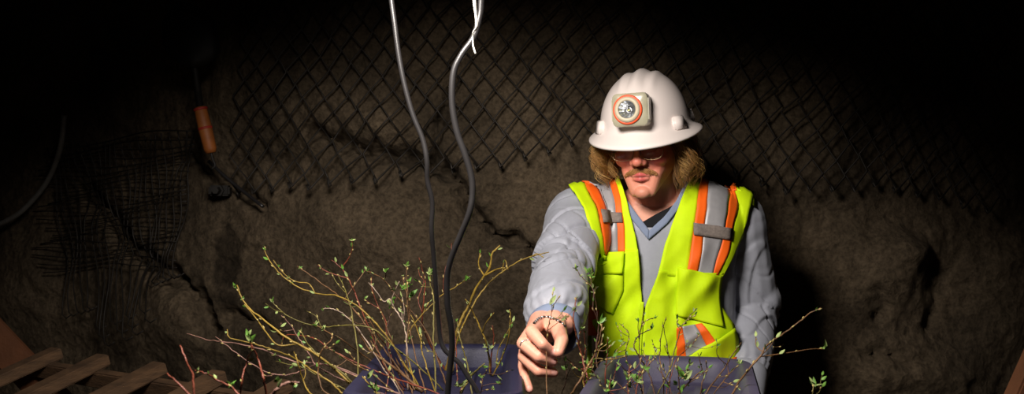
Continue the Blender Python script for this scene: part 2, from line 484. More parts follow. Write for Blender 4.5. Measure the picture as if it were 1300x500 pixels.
# ------------------------------------------------------------------ shovel, bolt plate, cables on the wall
def shovel():
    D = 3.12
    a, b_, c = P(246, 78, D), P(254, 136, D), P(268, 194, D)
    root = empty('shovel', P(268, 200, D), 'shovel hung blade up on the dark left wall, with an orange wooden grip', 'shovel')
    mb = MB(); mb.tube([P(247, 66, D), a, b_ + (b_ - a) * 0.05], [0.012, 0.011, 0.011], 10); mb.build('shaft', M['steel'], root)
    mb = MB(); mb.tube([b_, b_.lerp(c, .08), b_.lerp(c, .5), b_.lerp(c, .92), c], [0.015, 0.02, 0.022, 0.02, 0.015], 14)
    g = mb.build('grip', M['grip'], root); g['label'] = 'orange wooden grip'
    mb = MB(); d = (c - b_).normalized()
    for t in (0.0, 0.42):
        mb = MB(); mb.tube([b_.lerp(c, t + .02), b_.lerp(c, t + .07)], [0.0226, 0.0226], 14); mb.build('red_band', M['red'], g)
    # blade
    mb = MB(); up = (a - b_).normalized(); sx = Vector((1, 0, 0)); o = a
    vs = []; prof = [(-.02, .018), (0.0, .06), (.03, .085), (.08, .09), (.13, .082), (.165, .055), (.185, .012)]
    m = 9
    for h, hw in prof:
        for k in range(m):
            s = -1 + 2 * k / (m - 1)
            vs.append(o + up * h + sx * (s * hw) + Vector((0, -0.022 * (1 - s * s) + 0.1 * (h * h), 0)))
    fs = [(i * m + k, i * m + k + 1, (i + 1) * m + k + 1, (i + 1) * m + k) for i in range(len(prof) - 1) for k in range(m - 1)]
    mb.add(vs, fs); bl = mb.build('blade', M['steel'], root); s = bl.modifiers.new('t', 'SOLIDIFY'); s.thickness = 0.003
    mb = MB(); mb.tube(spline([c, P(270, 202, D), P(273, 210, D), P(269, 214, D)]), 0.004, 6); mb.build('hanging_loop', M['steel'], root)
shovel()
def bolt_plate():
    x, z = px_wall(280, 242); y = wall_at(x, z) - 0.05
    root = empty('rock_bolt_plate', (x, y, z), 'dark steel rock bolt plate on the wall under the hanging shovel', 'bolt plate')
    mb = MB(); mb.box((x, y, z), (0.07, 0.04, 0.035), bev=0.006); mb.build('plate', M['steel'], root, False)
    mb = MB(); mb.lathe([(0, -.06), (.012, -.06), (.013, -.03), (.02, -.03), (.02, .0)], 6, Matrix.Translation((x, y, z)) @ Matrix.Rotation(math.radians(90), 4, 'X') @ Matrix.Scale(-1, 4, Vector((0, 0, 1))))
    mb.build('bolt', M['steel'], root, False)
bolt_plate()
def wall_cable(name, pts, r, m, label, off=0.05):
    w3 = []
    for p in pts:
        x, z = px_wall(*p); w3.append((x, wall_at(x, z) - off, z))
    mb = MB(); mb.tube(spline(w3), r, 8); return tag(mb.build(name, m), label, 'cable')
wall_cable('wall_cable', [(268, 205), (285, 222), (305, 240), (335, 262)], 0.006, M['rubber'], 'dark cable running down the rock to the right of the bolt plate')
wall_cable('hanging_cable', [(-40, 300), (0, 290), (28, 280), (50, 264), (75, 230), (95, 190), (102, 150)], 0.010,
           mat('grey_cable', srgb(120, 116, 110), 0.4, var=0.2), 'grey cable sagging in at the far left edge', 0.12)

# ------------------------------------------------------------------ slatted rack, boards, post
def rack():
    root = empty('slatted_rack', P(160, 480, 3.0) - Vector((0, 0, .9)), 'weathered wooden slatted rack at the bottom left', 'rack')
    zt = P(60, 458, 3.0).z
    def on(px, py, z):                       # where the ray of a pixel meets the height z
        d = P(px, py, 1.0) - Vector((0, 0, CZ)); return Vector((0, 0, CZ)) + d * ((z - CZ) / d.z)
    A = on(58, 456, zt); B = on(330, 497, zt); u = (B - A).normalized()
    hz = Vector((u.y, -u.x, 0)); hz = -hz if hz.y > 0 else hz  # horizontally square to the rail, towards the camera
    sl = math.radians(17); v = hz * math.cos(sl) - Vector((0, 0, math.sin(sl))); n = u.cross(v); n = -n if n.z < 0 else n
    R = Matrix(((u.x, v.x, n.x, 0), (u.y, v.y, n.y, 0), (u.z, v.z, n.z, 0), (0, 0, 0, 1)))
    def bar(name, s0, s1, t0, t1, z, th, wob=0.0):
        c = A + u * ((s0 + s1) / 2) + v * ((t0 + t1) / 2) + n * z
        mb = MB(); mb.box((0, 0, 0), (s1 - s0, t1 - t0, th), Matrix.Translation(c) @ R @ Matrix.Rotation(wob, 4, 'Z'), bev=0.004)
        return mb.build(name, M['wood'], root, False)
    L_ = (B - A).length
    bar('rail', -0.55, L_ + .15, -0.005, 0.025, -0.03, 0.05)
    bar('rail', -0.55, L_ + .15, 0.62, 0.65, -0.03, 0.05)
    for k in range(-2, 5):
        s = 0.02 + k * 0.25
        bar('slat', s - 0.027, s + 0.027, -0.03, 0.68, 0.012, 0.034, math.radians(random.uniform(-2, 2)))
    for s in (-0.45, L_ + .08):
        for t in (0.012, 0.635):
            c = A + u * s + v * t; hl = c.z - .03
            mb = MB(); mb.box((0, 0, 0), (0.045, 0.045, hl), Matrix.Translation((c.x, c.y, hl / 2)), bev=0.003); mb.build('leg', M['wood'], root, False)
    # the slanting rust coloured brace board under the slats
    mb = MB()
    p0, p1 = P(-40, 400, 3.05), P(60, 520, 3.0)
    d = (p1 - p0); c = (p0 + p1) / 2; ang = math.atan2(d.z, d.x)
    mb.box((0, 0, 0), (d.length + .3, 0.022, 0.10), Matrix.Translation(c + Vector((0, .05, 0))) @ Matrix.Rotation(-ang, 4, 'Y'), bev=0.003)
    b_ = mb.build('brace_board', M['wood_red'], root, False); b_['label'] = 'rust brown slanting board'
rack()
def post():
    a, b_ = P(1265, 560, 1.9), P(1320, 395, 1.95)
    d = b_ - a; mb = MB()
    mb.box((0, 0, 0), (d.length + .5, 0.05, 0.09), Matrix.Translation((a + b_) / 2 + Vector((.043, 0, -.014))) @ Matrix.Rotation(-math.atan2(d.z, d.x), 4, 'Y'), bev=0.004)
    tag(mb.build('wooden_post', M['wood_red'], None, False), 'orange brown wooden post leaning into the bottom right corner', 'post')
post()

# ------------------------------------------------------------------ totes and their bench
def rrect(hw, hl, rc, n=8):
    """Rounded rectangle outline, counter clockwise."""
    rc = max(0.004, rc); out = []
    for cx, cy, a0 in ((hw - rc, hl - rc, 0), (-hw + rc, hl - rc, 90), (-hw + rc, -hl + rc, 180), (hw - rc, -hl + rc, 270)):
        for k in range(n + 1):
            a = math.radians(a0 + 90 * k / n); out.append((cx + rc * math.cos(a), cy + rc * math.sin(a)))
    return out
def sweep(mb, prof, hw, hl, rc, Mx, n=8, fill0=False, fill1=False):
    """prof: (inset, z)."""
    m = 4 * (n + 1); vs = []; fs = []
    for ins, z in prof:
        for x, y in rrect(hw - ins, hl - ins, rc - ins * .8, n): vs.append(Mx @ Vector((x, y, z)))
    for i in range(len(prof) - 1):
        for k in range(m): fs.append((i * m + k, i * m + (k + 1) % m, (i + 1) * m + (k + 1) % m, (i + 1) * m + k))
    if fill0: fs.append(tuple(range(m - 1, -1, -1)))
    if fill1: o = (len(prof) - 1) * m; fs.append(tuple(range(o, o + m)))
    mb.add(vs, fs)
TOTES = {}
RIM = P(560, 436, 2.25).z
LIDF = RIM - 0.050
def tote(key, cx, cy, hw, hl, rot, rc, label):
    Mx = Matrix.Translation((cx, cy, RIM)) @ Matrix.Rotation(rot, 4, 'Z')
    root = empty('storage_tote', (cx, cy, RIM - 0.31), label, 'tote', 'lidded totes of willow cuttings')
    mb = MB()
    sweep(mb, [(0.05, -0.31), (0.044, -0.305), (0.016, -0.06), (0.012, -0.058), (0.012, -0.03), (0.020, -0.03), (0.020, -0.06), (0.05, -0.30)], hw, hl, rc, Mx, fill0=True, fill1=True)
    tm = M['tote'] if key == 'L' else M['tote_lit']
    b_ = mb.build('body', tm, root); autosmooth(b_, 35)
    mb = MB()
    sweep(mb, [(0.004, -0.034), (0.0, -0.032), (0.0, -0.006), (0.004, 0.0), (0.018, 0.0), (0.024, -0.003), (0.027, -0.008), (0.030, -0.012), (0.042, -0.046), (0.048, -0.050),
               (0.095, -0.050), (0.099, -0.044), (0.110, -0.044), (0.115, -0.050), (0.14, -0.050)], hw, hl, rc, Mx, fill1=True)
    l_ = mb.build('lid', tm, root); autosmooth(l_, 50)
    TOTES[key] = (Mx, hw, hl)
x0, x1 = P(489, 437, 2.25).x, P(662, 440, 2.25).x
tote('L', (x0 + x1) / 2, 2.25 - 0.31, (x1 - x0) / 2, 0.31, math.radians(0), 0.05, 'dark navy lidded tote under the tangle of bare branches left of the hand')
tote('R', 0.285, 1.775, 0.150, 0.30, math.radians(-11), 0.085, "navy plastic tote with recessed lid right in front of the man's vest")
def bench():
    zt = RIM - 0.312
    root = empty('potting_bench', (0.1, 1.9, 0), 'plain wooden bench under the two totes', 'bench')
    for k in range(5):
        mb = MB(); mb.box((0.1, 1.66 + k * 0.13, zt - 0.015), (1.0, 0.12, 0.028), bev=0.003); mb.build('plank', M['wood'], root, False)
    for sx in (-0.36, 0.56):
        for sy in (1.64, 2.2):
            mb = MB(); mb.box((sx, sy, (zt - 0.03) / 2), (0.06, 0.06, zt - 0.03), bev=0.003); mb.build('leg', M['wood'], root, False)
bench()

# ------------------------------------------------------------------ the man
man = empty('person', (0.38, 2.5, 0.0), 'man in a white hard hat and lime safety vest reaching toward the cuttings', 'person')
Z0 = lambda row, D: P(650, row, D).z
TX = lambda px, D=2.5: P(px, 250, D).x
core = MB()      # torso of the jacket with the shoulder caps, without the arms
loft(core, [
    (P(842, 640, 2.50), 0.175, 0.115), (P(842, 560, 2.50), 0.185, 0.12), (P(842, 480, 2.50), 0.180, 0.125), (P(841, 400, 2.50), 0.178, 0.13), (P(838, 340, 2.495), 0.185, 0.13),
    (P(836, 290, 2.49), 0.198, 0.122), (P(836, 264, 2.49), 0.190, 0.105), (P(835, 248, 2.495), 0.165, 0.088),
    (P(833, 238, 2.50), 0.125, 0.078), (P(831, 230, 2.50), 0.085, 0.07), (P(830, 224, 2.5), 0.066, 0.058)])
SR = (P(733, 276, 2.46), 0.074); SL = (P(932, 281, 2.52), 0.078)
ER = (P(717, 335, 2.27), 0.066); WR = (P(704, 396, 2.03), 0.063)
EL = (P(950, 398, 2.56), 0.074); WL = (P(946, 466, 2.42), 0.058)
cone_sphere(core, SR[0], SR[1], SR[0].lerp(ER[0], .4), SR[1]); cone_sphere(core, SL[0], SL[1], SL[0].lerp(EL[0], .4), SL[1])
core_me = remeshed(core, 0.008, 8)
core_bvh = BVHTree.FromPolygons([tuple(v.co) for v in core_me.vertices], [tuple(p.vertices) for p in core_me.polygons])

# ---- jacket
jk = MB(); jk.v, jk.f, jk.mi = list(core.v), list(core.f), list(core.mi)
cone_sphere(jk, SR[0], SR[1], ER[0], ER[1] + .004); cone_sphere(jk, ER[0] + Vector((0, .02, 0)), ER[1] + .004, ER[0].lerp(WR[0], .25), 0.060)
cone_sphere(jk, ER[0].lerp(WR[0], .45), 0.066, WR[0], WR[1])
cone_sphere(jk, SL[0], SL[1], EL[0], EL[1]); cone_sphere(jk, EL[0], EL[1], WL[0], WL[1])
cone_sphere(jk, EL[0] + Vector((0, 0, .03)), EL[1] + .004, EL[0] - Vector((.01, 0, .01)), EL[1] + .006)
jme = remeshed(jk, 0.0042, 8)
def seg_param(p, a, b):
    ab = np.array(b - a); t = ((p - np.array(a)) @ ab) / (ab @ ab)
    c = np.array(a) + np.clip(t, 0, 1)[:, None] * ab
    return t, np.linalg.norm(p - c, axis=1)
def ridged(pt, seed):
    return 1 - abs(noise.noise(pt + Vector((seed, seed * 2, 0)))) * 2
def wrinkle(me):
    co, no = get_co(me), get_no(me)
    segs = [(SR[0], ER[0], 1), (ER[0], WR[0], 2), (SL[0], EL[0], 3), (EL[0], WL[0], 4)]
    info = [seg_param(co, a, b) for a, b, _ in segs]
    dist = np.stack([d for _, d in info]); which = dist.argmin(0)
    disp = np.zeros(len(co))
    for i in range(len(co)):
        k = which[i]; d = dist[k, i]; p = Vector(co[i])
        if d < 0.11:
            a, b, s = segs[k]; t = info[k][0][i]; L = (b - a).length
            ax = (b - a).normalized(); perp = p - a; al = perp.dot(ax); perp = perp - ax * al
            # folds run across the sleeve, slanting and wandering
            wv_ = noise.noise(p * 7 + Vector((s, 0, 0))) * 0.06
            n1 = noise.noise(Vector((perp.x * 4 + s, perp.y * 4, (al + wv_ + perp.x * 0.7) * 9)))
            n2 = noise.noise(Vector((perp.x * 5, perp.y * 5 + s, (al - wv_ - perp.x * 0.9) * 13)))
            near = math.exp(-((t - 1.0 if k % 2 == 0 else t) * L / 0.11) ** 2)
            fade = min(1.0, max(0.0, (L * min(1, max(t, 0)) if k % 2 == 0 else 1) / 0.05 + .3))
            one = math.exp(-(max(0.0, n1) / 0.16) ** 2) if n1 > 0 else math.exp(-(n1 / 0.035) ** 2)   # steep on one side, soft on the other
            disp[i] = fade * ((0.007 + 0.003 * near) * n1 - (0.0035 + 0.006 * near) * one - .006 * near * math.exp(-(n2 / 0.06) ** 2) + .003)
            if k in (1, 3) and t > 0.82:            # gathers above the elastic cuff
                u = ax.orthogonal(); an = math.atan2(perp.dot(ax.cross(u)), perp.dot(u))
                disp[i] += 0.0011 * math.sin(an * 15 + 3 * noise.noise(p * 25)) * min(1, (t - .82) / .1)
        else:
            disp[i] = 0.004 * noise.noise(Vector((co[i][0] * 14, co[i][1] * 8, co[i][2] * 7)))
    co2 = co + no * disp[:, None]
    set_co(me, co2)
wrinkle(jme)
def pix(p):
    d = Vector(p) - Vector((0, 0, CZ)); c, s = math.cos(PITCH), math.sin(PITCH)
    y = d.y * c + d.z * s; z = -d.y * s + d.z * c
    return 650 + d.x / y * F, 250 - z / y * F
def in_poly(x, y, poly):
    ins = False; j = len(poly) - 1
    for i in range(len(poly)):
        (xi, yi), (xj, yj) = poly[i], poly[j]
        if (yi > y) != (yj > y) and x < (xj - xi) * (y - yi) / (yj - yi) + xi: ins = not ins
        j = i
    return ins
VNECK = [(781, 200), (781, 238), (793, 259), (808, 280), (824, 298), (843, 281), (860, 259), (870, 242), (870, 200)]
b2 = bmesh.new(); b2.from_mesh(jme)
kill = [f for f in b2.faces if f.calc_center_median().y < 2.53 and 1.38 < f.calc_center_median().z and in_poly(*pix(f.calc_center_median()), VNECK)]
bmesh.ops.delete(b2, geom=kill, context='FACES'); b2.to_mesh(jme); b2.free()
jacket = link_mesh('jacket', jme, M['jacket'], man); jacket['label'] = 'grey nylon pullover jacket'
# embroidered stitching on the sleeve head
def open_cuff(name, c, axis, r0, r1, ln, m, label):
    q_ = axis.to_track_quat('Z', 'Y').to_matrix().to_4x4(); T = Matrix.Translation(c) @ q_
    mb = MB(); n = 64; prof = [(r0 - .004, -0.012), (r0, -.010), (r0 * .98, .0), (r1 * 1.0, ln * .85), (r1 - .001, ln), (r1 - .004, ln), (r1 - .006, ln * .8), (r0 - .01, -.01)]
    mb.lathe(prof, n, T, closed=True); 
    o = mb.build(name, m, jacket); o['label'] = label; return o
axR = (WR[0] - ER[0]).normalized()
axCR = (Vector((0.0, -0.86, -0.5))).normalized()
open_cuff('cuff', P(704, 416, 1.985), axCR, 0.054, 0.049, 0.030, M['collar'], 'blue grey cuff')
axL = (WL[0] - EL[0]).normalized()
open_cuff('cuff', WL[0] + axL * 0.030, axL, 0.055, 0.049, 0.075, M['jacket'], 'plain grey cuff')

# ---- draping helpers: a patch given by two pixel edges is laid over the torso
def hit(px, py, off, fallback=2.36):
    d = (P(px, py, 2.0) - Vector((0, 0, CZ))).normalized(); o = P(px, py, 1.7)
    loc, nor, idx, dist = core_bvh.ray_cast(o, d)
    if loc is None or loc.y > 2.62: 
        loc, nor, idx, dist = core_bvh.find_nearest(P(px, py, 2.47))
        nor = (nor + Vector((0, -.6, 0))).normalized()
    return loc + nor * off
def edge_at(poly, t):
    """Point on a polyline, t 0..1 by length."""
    P_ = np.array(poly, float); L = np.r_[0, np.cumsum(np.linalg.norm(np.diff(P_, axis=0), axis=1))]
    return np.array([np.interp(t * L[-1], L, P_[:, 0]), np.interp(t * L[-1], L, P_[:, 1])])
def drape(name, left, right, off, m, parent, nu=10, nv=40, fold=0.007, thick=0.0025, belly=0.0, seed=0.0, fz=6):
    vs = []; fs = []
    for j in range(nv + 1):
        t = j / nv; a, b = edge_at(left, t), edge_at(right, t)
        for i in range(nu + 1):
            s = i / nu; p = a + (b - a) * s
            f = fold * (noise.noise(Vector((p[0] * 0.045 + seed, p[1] * 0.045 / fz * 3, seed))) + 0.5 * ridged(Vector((p[0] * 0.03 + p[1] * .02, p[1] * 0.012, seed + 4)), 1.0))
            e = belly * math.sin(math.pi * s) * math.sin(math.pi * min(1, t * 1.0))
            vs.append(hit(p[0], p[1], off + f + e))
    for j in range(nv):
        for i in range(nu):
            k = j * (nu + 1) + i; fs.append((k, k + nu + 1, k + nu + 2, k + 1))
    mb = MB(); mb.add(vs, fs); o = mb.build(name, m, parent)
    md = o.modifiers.new('t', 'SOLIDIFY'); md.thickness = thick; md.offset = 1 if False else -1
    return o

# collar and black tee at the neck
tee = drape('undershirt', [(813, 282), (818, 290), (825, 300)], [(862, 254), (850, 275), (827, 300)], -0.008, M['tee'], man, 14, 20, 0, .002); tee['label'] = 'black undershirt'
drape('collar', [(776, 240), (790, 262), (806, 284), (823, 304)], [(785, 236), (797, 257), (811, 276), (824, 293)], 0.008, M['collar'], jacket, 4, 24, 0.001, .004)
drape('collar', [(866, 240), (858, 257), (842, 277), (824, 293)], [(875, 242), (864, 262), (846, 285), (823, 304)], 0.008, M['collar'], jacket, 4, 24, 0.001, .004)

# ---- vest: each panel band is a piece of its own
vest = empty('safety_vest', P(835, 300, 2.38)); attach(vest, man); vest['label'] = 'lime safety vest with orange and silver stripes'
LO = [(724, 243), (738, 268), (750, 302), (757, 330), (757, 365), (756, 395), (761, 432), (764, 475)]
a1 = [(738, 234), (751, 266), (758, 300), (759, 320)]; a2 = [(749, 230), (760, 264), (765, 296), (766, 320)]
a3 = [(772, 224), (782, 258), (786, 290), (787, 320)]; a4 = [(780, 222), (789, 256), (794, 290), (795, 320)]
LI = [(786, 224), (797, 262), (807, 300), (813, 340), (815, 380)]
OFF = 0.016
V = lambda *a, **k: drape(*a, **k)
V('front_panel', [(724, 243), (738, 268), (750, 302), (757, 324)], [(738, 234), (751, 266), (758, 300), (760, 324)], OFF, M['lime'], vest, 5, 24, seed=1)
V('orange_stripe', a1, a2, OFF + .002, M['orange'], vest, 4, 24, seed=1)['label'] = 'orange stripe'
V('silver_stripe', a2, a3, OFF + .002, M['silver'], vest, 6, 24, seed=1)['label'] = 'reflective silver stripe'
V('orange_stripe', a3, a4, OFF + .002, M['orange'], vest, 4, 24, seed=1)['label'] = 'orange stripe'
V('front_panel', [(780, 222), (789, 256), (794, 290), (794, 322)], [(786, 224), (797, 262), (807, 300), (811, 322)], OFF, M['lime'], vest, 5, 24, seed=1)
V('front_panel', [(757, 318), (757, 365), (758, 395), (764, 412), (770, 432), (776, 460), (780, 490)], [(810, 316), (813, 345), (815, 382), (813, 420), (811, 490)], OFF, M['lime'], vest, 18, 48, fold=.014, seed=1)
V('chest_pocket', [(759, 338), (758, 360), (757, 378)], [(795, 340), (794, 368), (783, 397)], OFF + .005, M['lime'], vest, 12, 24, .014, .003, .012, seed=1)
V('pocket_flap', [(759, 319), (759, 333), (760, 346)], [(795, 318), (795, 332), (794, 345)], OFF + .014, M['lime'], vest, 10, 10, .014, .004, seed=1)
V('hook_tab', [(754, 273), (756, 286)], [(791, 273), (792, 285)], OFF + .007, M['tab'], vest, 8, 4, 0.007, .003, seed=1)['label'] = 'grey hook and loop tab'
b1 = [(886, 233), (881, 270), (875, 310), (869, 346)]; b2 = [(896, 231), (893, 270), (888, 312), (882, 349)]
b3 = [(923, 237), (918, 275), (909, 315), (898, 352)]; b4 = [(934, 240), (928, 275), (918, 318), (906, 349)]
V('front_panel', [(872, 236), (856, 275), (843, 310), (834, 348)], [(886, 233), (881, 270), (875, 310), (870, 352)], OFF, M['lime'], vest, 8, 28, seed=5)
V('orange_stripe', b1, b2, OFF + .002, M['orange'], vest, 4, 28, seed=5)['label'] = 'orange stripe'
V('silver_stripe', b2, b3, OFF + .002, M['silver'], vest, 6, 28, seed=5)['label'] = 'reflective silver stripe'
V('orange_stripe', b3, b4, OFF + .002, M['orange'], vest, 4, 28, seed=5)['label'] = 'orange stripe'
V('front_panel', [(933, 240), (928, 275), (918, 318), (906, 352)], [(953, 250), (944, 282), (928, 315), (912, 352)], OFF, M['lime'], vest, 6, 28, seed=5)
V('front_panel', [(835, 343), (827, 366), (820, 386), (816, 420), (811, 490)], [(913, 346), (910, 385), (922, 412), (922, 445), (917, 490)], OFF, M['lime'], vest, 24, 52, fold=.016, seed=5)
V('chest_pocket', [(858, 338), (857, 365), (855, 398)], [(911, 350), (910, 375), (908, 412)], OFF + .006, M['lime'], vest, 16, 24, .016, .003, .016, seed=5)
V('hook_tab', [(877, 286), (877, 298)], [(922, 291), (920, 304)], OFF + .007, M['tab'], vest, 8, 4, 0.007, .003, seed=5)['label'] = 'grey hook and loop tab'
V('orange_stripe', [(856, 414), (858, 458)], [(863, 412), (869, 452)], OFF + .005, M['orange'], vest, 4, 16, .016, seed=5)['label'] = 'orange stripe'
V('silver_stripe', [(863, 412), (869, 452)], [(879, 410), (891, 438)], OFF + .005, M['silver'], vest, 6, 16, .016, seed=5)['label'] = 'reflective silver stripe'
V('orange_stripe', [(879, 410), (891, 438)], [(886, 408), (899, 431)], OFF + .005, M['orange'], vest, 4, 16, .016, seed=5)['label'] = 'orange stripe'
V('hip_pocket', [(862, 456), (867, 470), (872, 490)], [(918, 414), (923, 440), (918, 490)], OFF + .010, M['lime'], vest, 14, 18, .016, .004, .006, seed=5)
V('orange_stripe', [(903, 462), (904, 480)], [(920, 450), (920, 480)], OFF + .016, M['orange'], vest, 6, 6, .016, seed=5)['label'] = 'orange stripe'
V('orange_stripe', [(757, 385), (757, 425)], [(768, 392), (766, 425)], OFF + .005, M['orange'], vest, 4, 8, .002, seed=9)['label'] = 'orange stripe'
V('zipper', [(814, 381), (813, 420), (811, 490)], [(818, 381), (816, 420), (814, 490)], OFF + .005, M['lime'], vest, 3, 40, .016, .003, seed=5)
# back of the vest and the shoulder tops
def back():
    vs = []; fs = []; nu, nv = 24, 30
    for j in range(nv + 1):
        t = j / nv; z = P(0, 232, 2.5).z + (P(0, 495, 2.5).z - P(0, 232, 2.5).z) * t
        hw = float(np.interp(t, [0, .1, .3, .5, 1], [.20, .185, .15, .17, .185]))
        for i in range(nu + 1):
            x = TX(838) + hw * (-1 + 2 * i / nu)
            loc, nor, _, _ = core_bvh.ray_cast(Vector((x, 3.3, z)), Vector((0, -1, 0)))
            if loc is None: loc, nor, _, _ = core_bvh.find_nearest(Vector((x, 2.56, z)))
            vs.append(loc + nor * 0.014)
    for j in range(nv):
        for i in range(nu): k = j * (nu + 1) + i; fs.append((k, k + 1, k + nu + 2, k + nu + 1))
    mb = MB(); mb.add(vs, fs); o = mb.build('back_panel', M['lime'], vest); o.modifiers.new('t', 'SOLIDIFY').thickness = 0.003
    for x0_, x1_ in ((TX(727), TX(783)), (TX(873), TX(951))):
        vs = []; fs = []; nu, nv = 8, 14
        for j in range(nv + 1):
            y = 2.415 + (2.57 - 2.415) * j / nv
            for i in range(nu + 1):
                x = x0_ + (x1_ - x0_) * i / nu
                loc, nor, _, _ = core_bvh.ray_cast(Vector((x, y, 1.8)), Vector((0, 0, -1)))
                if loc is None or loc.z < 1.40: loc, nor, _, _ = core_bvh.find_nearest(Vector((x, y, 1.49)))
                vs.append(loc + nor * 0.0135)
        for j in range(nv):
            for i in range(nu): k = j * (nu + 1) + i; fs.append((k, k + 1, k + nu + 2, k + nu + 1))
        mb = MB(); mb.add(vs, fs); o = mb.build('shoulder_panel', M['lime'], vest); o.modifiers.new('t', 'SOLIDIFY').thickness = 0.002
back()

# ---- head frame
HEAD = P(820, 177, 2.385)
HM = Matrix.Translation(HEAD) @ Matrix.Rotation(math.radians(-2), 4, 'Y') @ Matrix.Rotation(math.radians(-20), 4, 'Z') @ Matrix.Rotation(math.radians(9), 4, 'X')
H = lambda x, y, z: HM @ Vector((x, y, z))
# ---- body: head, neck, torso core, arms and hands as one continuous skin
bd = MB()
def ell(c, r, seg=24): bd.ball((0, 0, 0), r, None, 0, seg) if False else bd_ball(c, r, seg)
def bd_ball(c, r, seg=24):
    bm = bmesh.new(); bmesh.ops.create_uvsphere(bm, u_segments=seg, v_segments=seg // 2, radius=1)
    for v in bm.verts: v.co = HM @ Vector((v.co.x * r[0] + c[0], v.co.y * r[1] + c[1], v.co.z * r[2] + c[2]))
    bd.bm(bm)
bd_ball((0, 0.012, 0.045), (0.074, 0.094, 0.082))          # cranium
bd_ball((0, -0.030, -0.015), (0.066, 0.062, 0.080))        # face block
bd_ball((0, -0.042, -0.060), (0.050, 0.047, 0.052))        # muzzle
hull(bd, [(H(0.053, 0.005, -0.062), 0.013), (H(-0.053, 0.005, -0.062), 0.013), (H(0.017, -0.068, -0.114), 0.015), (H(-0.017, -0.068, -0.114), 0.015),
          (H(0.058, -0.005, -0.02), 0.012), (H(-0.058, -0.005, -0.02), 0.012), (H(0.03, -0.062, -0.07), 0.018), (H(-0.03, -0.062, -0.07), 0.018)])
bd_ball((0.038, -0.058, -0.034), (0.027, 0.026, 0.026)); bd_ball((-0.038, -0.058, -0.034), (0.027, 0.026, 0.026))   # cheeks
bd_ball((0, -0.079, -0.116), (0.020, 0.016, 0.015))        # chin
cone_sphere(bd, H(0, -0.086, 0.004), 0.008, H(0, -0.108, -0.036), 0.0105)     # nose bridge
bd_ball((0, -0.112, -0.040), (0.0125, 0.012, 0.0115))
bd_ball((0.0125, -0.100, -0.043), (0.0085, 0.011, 0.0085)); bd_ball((-0.0125, -0.100, -0.043), (0.0085, 0.011, 0.0085))
cone_sphere(bd, H(-0.018, -0.083, -0.0745), 0.0045, H(0, -0.0915, -0.0720), 0.0050); cone_sphere(bd, H(0.018, -0.083, -0.0745), 0.0045, H(0, -0.0915, -0.0720), 0.0050)
cone_sphere(bd, H(-0.015, -0.083, -0.0830), 0.0050, H(0, -0.0905, -0.0835), 0.0060); cone_sphere(bd, H(0.015, -0.083, -0.0830), 0.0050, H(0, -0.0905, -0.0835), 0.0060)
for s in (-1, 1):
    bd_ball((s * 0.031, -0.078, 0.012), (0.024, 0.014, 0.010))   # brow
    bd_ball((s * 0.031, -0.072, -0.006), (0.0135, 0.013, 0.0125))  # lowered lids
    bd_ball((s * 0.074, 0.012, -0.012), (0.007, 0.018, 0.030))   # ears
cone_sphere(bd, H(0, 0.005, -0.05), 0.056, P(832, 268, 2.49), 0.060)          # neck
# torso and arms inside the clothes
loft(bd, [(P(842, 560, 2.50), 0.15, 0.09), (P(841, 400, 2.50), 0.15, 0.10), (P(836, 290, 2.49), 0.17, 0.100), (P(835, 256, 2.495), 0.13, 0.078), (P(832, 240, 2.5), 0.07, 0.055)])
cone_sphere(bd, SR[0], 0.055, ER[0], 0.042); cone_sphere(bd, ER[0], 0.042, P(701, 410, 1.960), 0.026)
cone_sphere(bd, SL[0], 0.055, EL[0], 0.044); cone_sphere(bd, EL[0], 0.044, P(938, 505, 2.31), 0.028)
# right hand (viewer's left) closing on a stem
mm = 0.001
HAND = {
    'index': [((683, 412, 1.885), 12.5), ((675, 421, 1.800), 11.0), ((689, 437, 1.772), 9.6), ((701, 448, 1.785), 8.2)],
    'middle': [((674, 422, 1.895), 12.5), ((664, 436, 1.808), 11.2), ((684, 453, 1.780), 9.8), ((702, 459, 1.793), 8.4)],
    'ring': [((669, 433, 1.905), 12), ((665, 453, 1.820), 10.6), ((684, 471, 1.790), 9.4), ((703, 473, 1.802), 8.2)],
    'little': [((667, 446, 1.915), 11), ((664, 465, 1.850), 9.2), ((667, 481, 1.822), 8.0), ((672, 494, 1.812), 7.0)],
    'thumb': [((704, 406, 1.920), 18), ((709, 418, 1.845), 14.0), ((713, 432, 1.800), 11.8), ((709, 447, 1.780), 9.0)],
}
for nme, ch in HAND.items():
    for (a, ra), (b_, rb) in zip(ch[:-1], ch[1:]): cone_sphere(bd, P(*a), ra * 1.1 * mm, P(*b_), rb * 1.1 * mm, 14)
wrA, wrB = P(686, 409, 1.955), P(714, 411, 1.950)
hull(bd, [(wrA, .023), (wrB, .022), (P(*HAND['index'][0][0]), .0135), (P(*HAND['middle'][0][0]), .0125), (P(*HAND['ring'][0][0]), .012), (P(*HAND['little'][0][0]), .011), (P(696, 425, 1.90), .015)])
hull(bd, [(wrA, .0235), (wrB, .0235), (P(690, 411, 2.04), .027), (P(715, 412, 2.04), .027)])
hull(bd, [(P(700, 404, 1.92), .016), (P(709, 418, 1.845), .0125), (P(690, 414, 1.885), .010)])
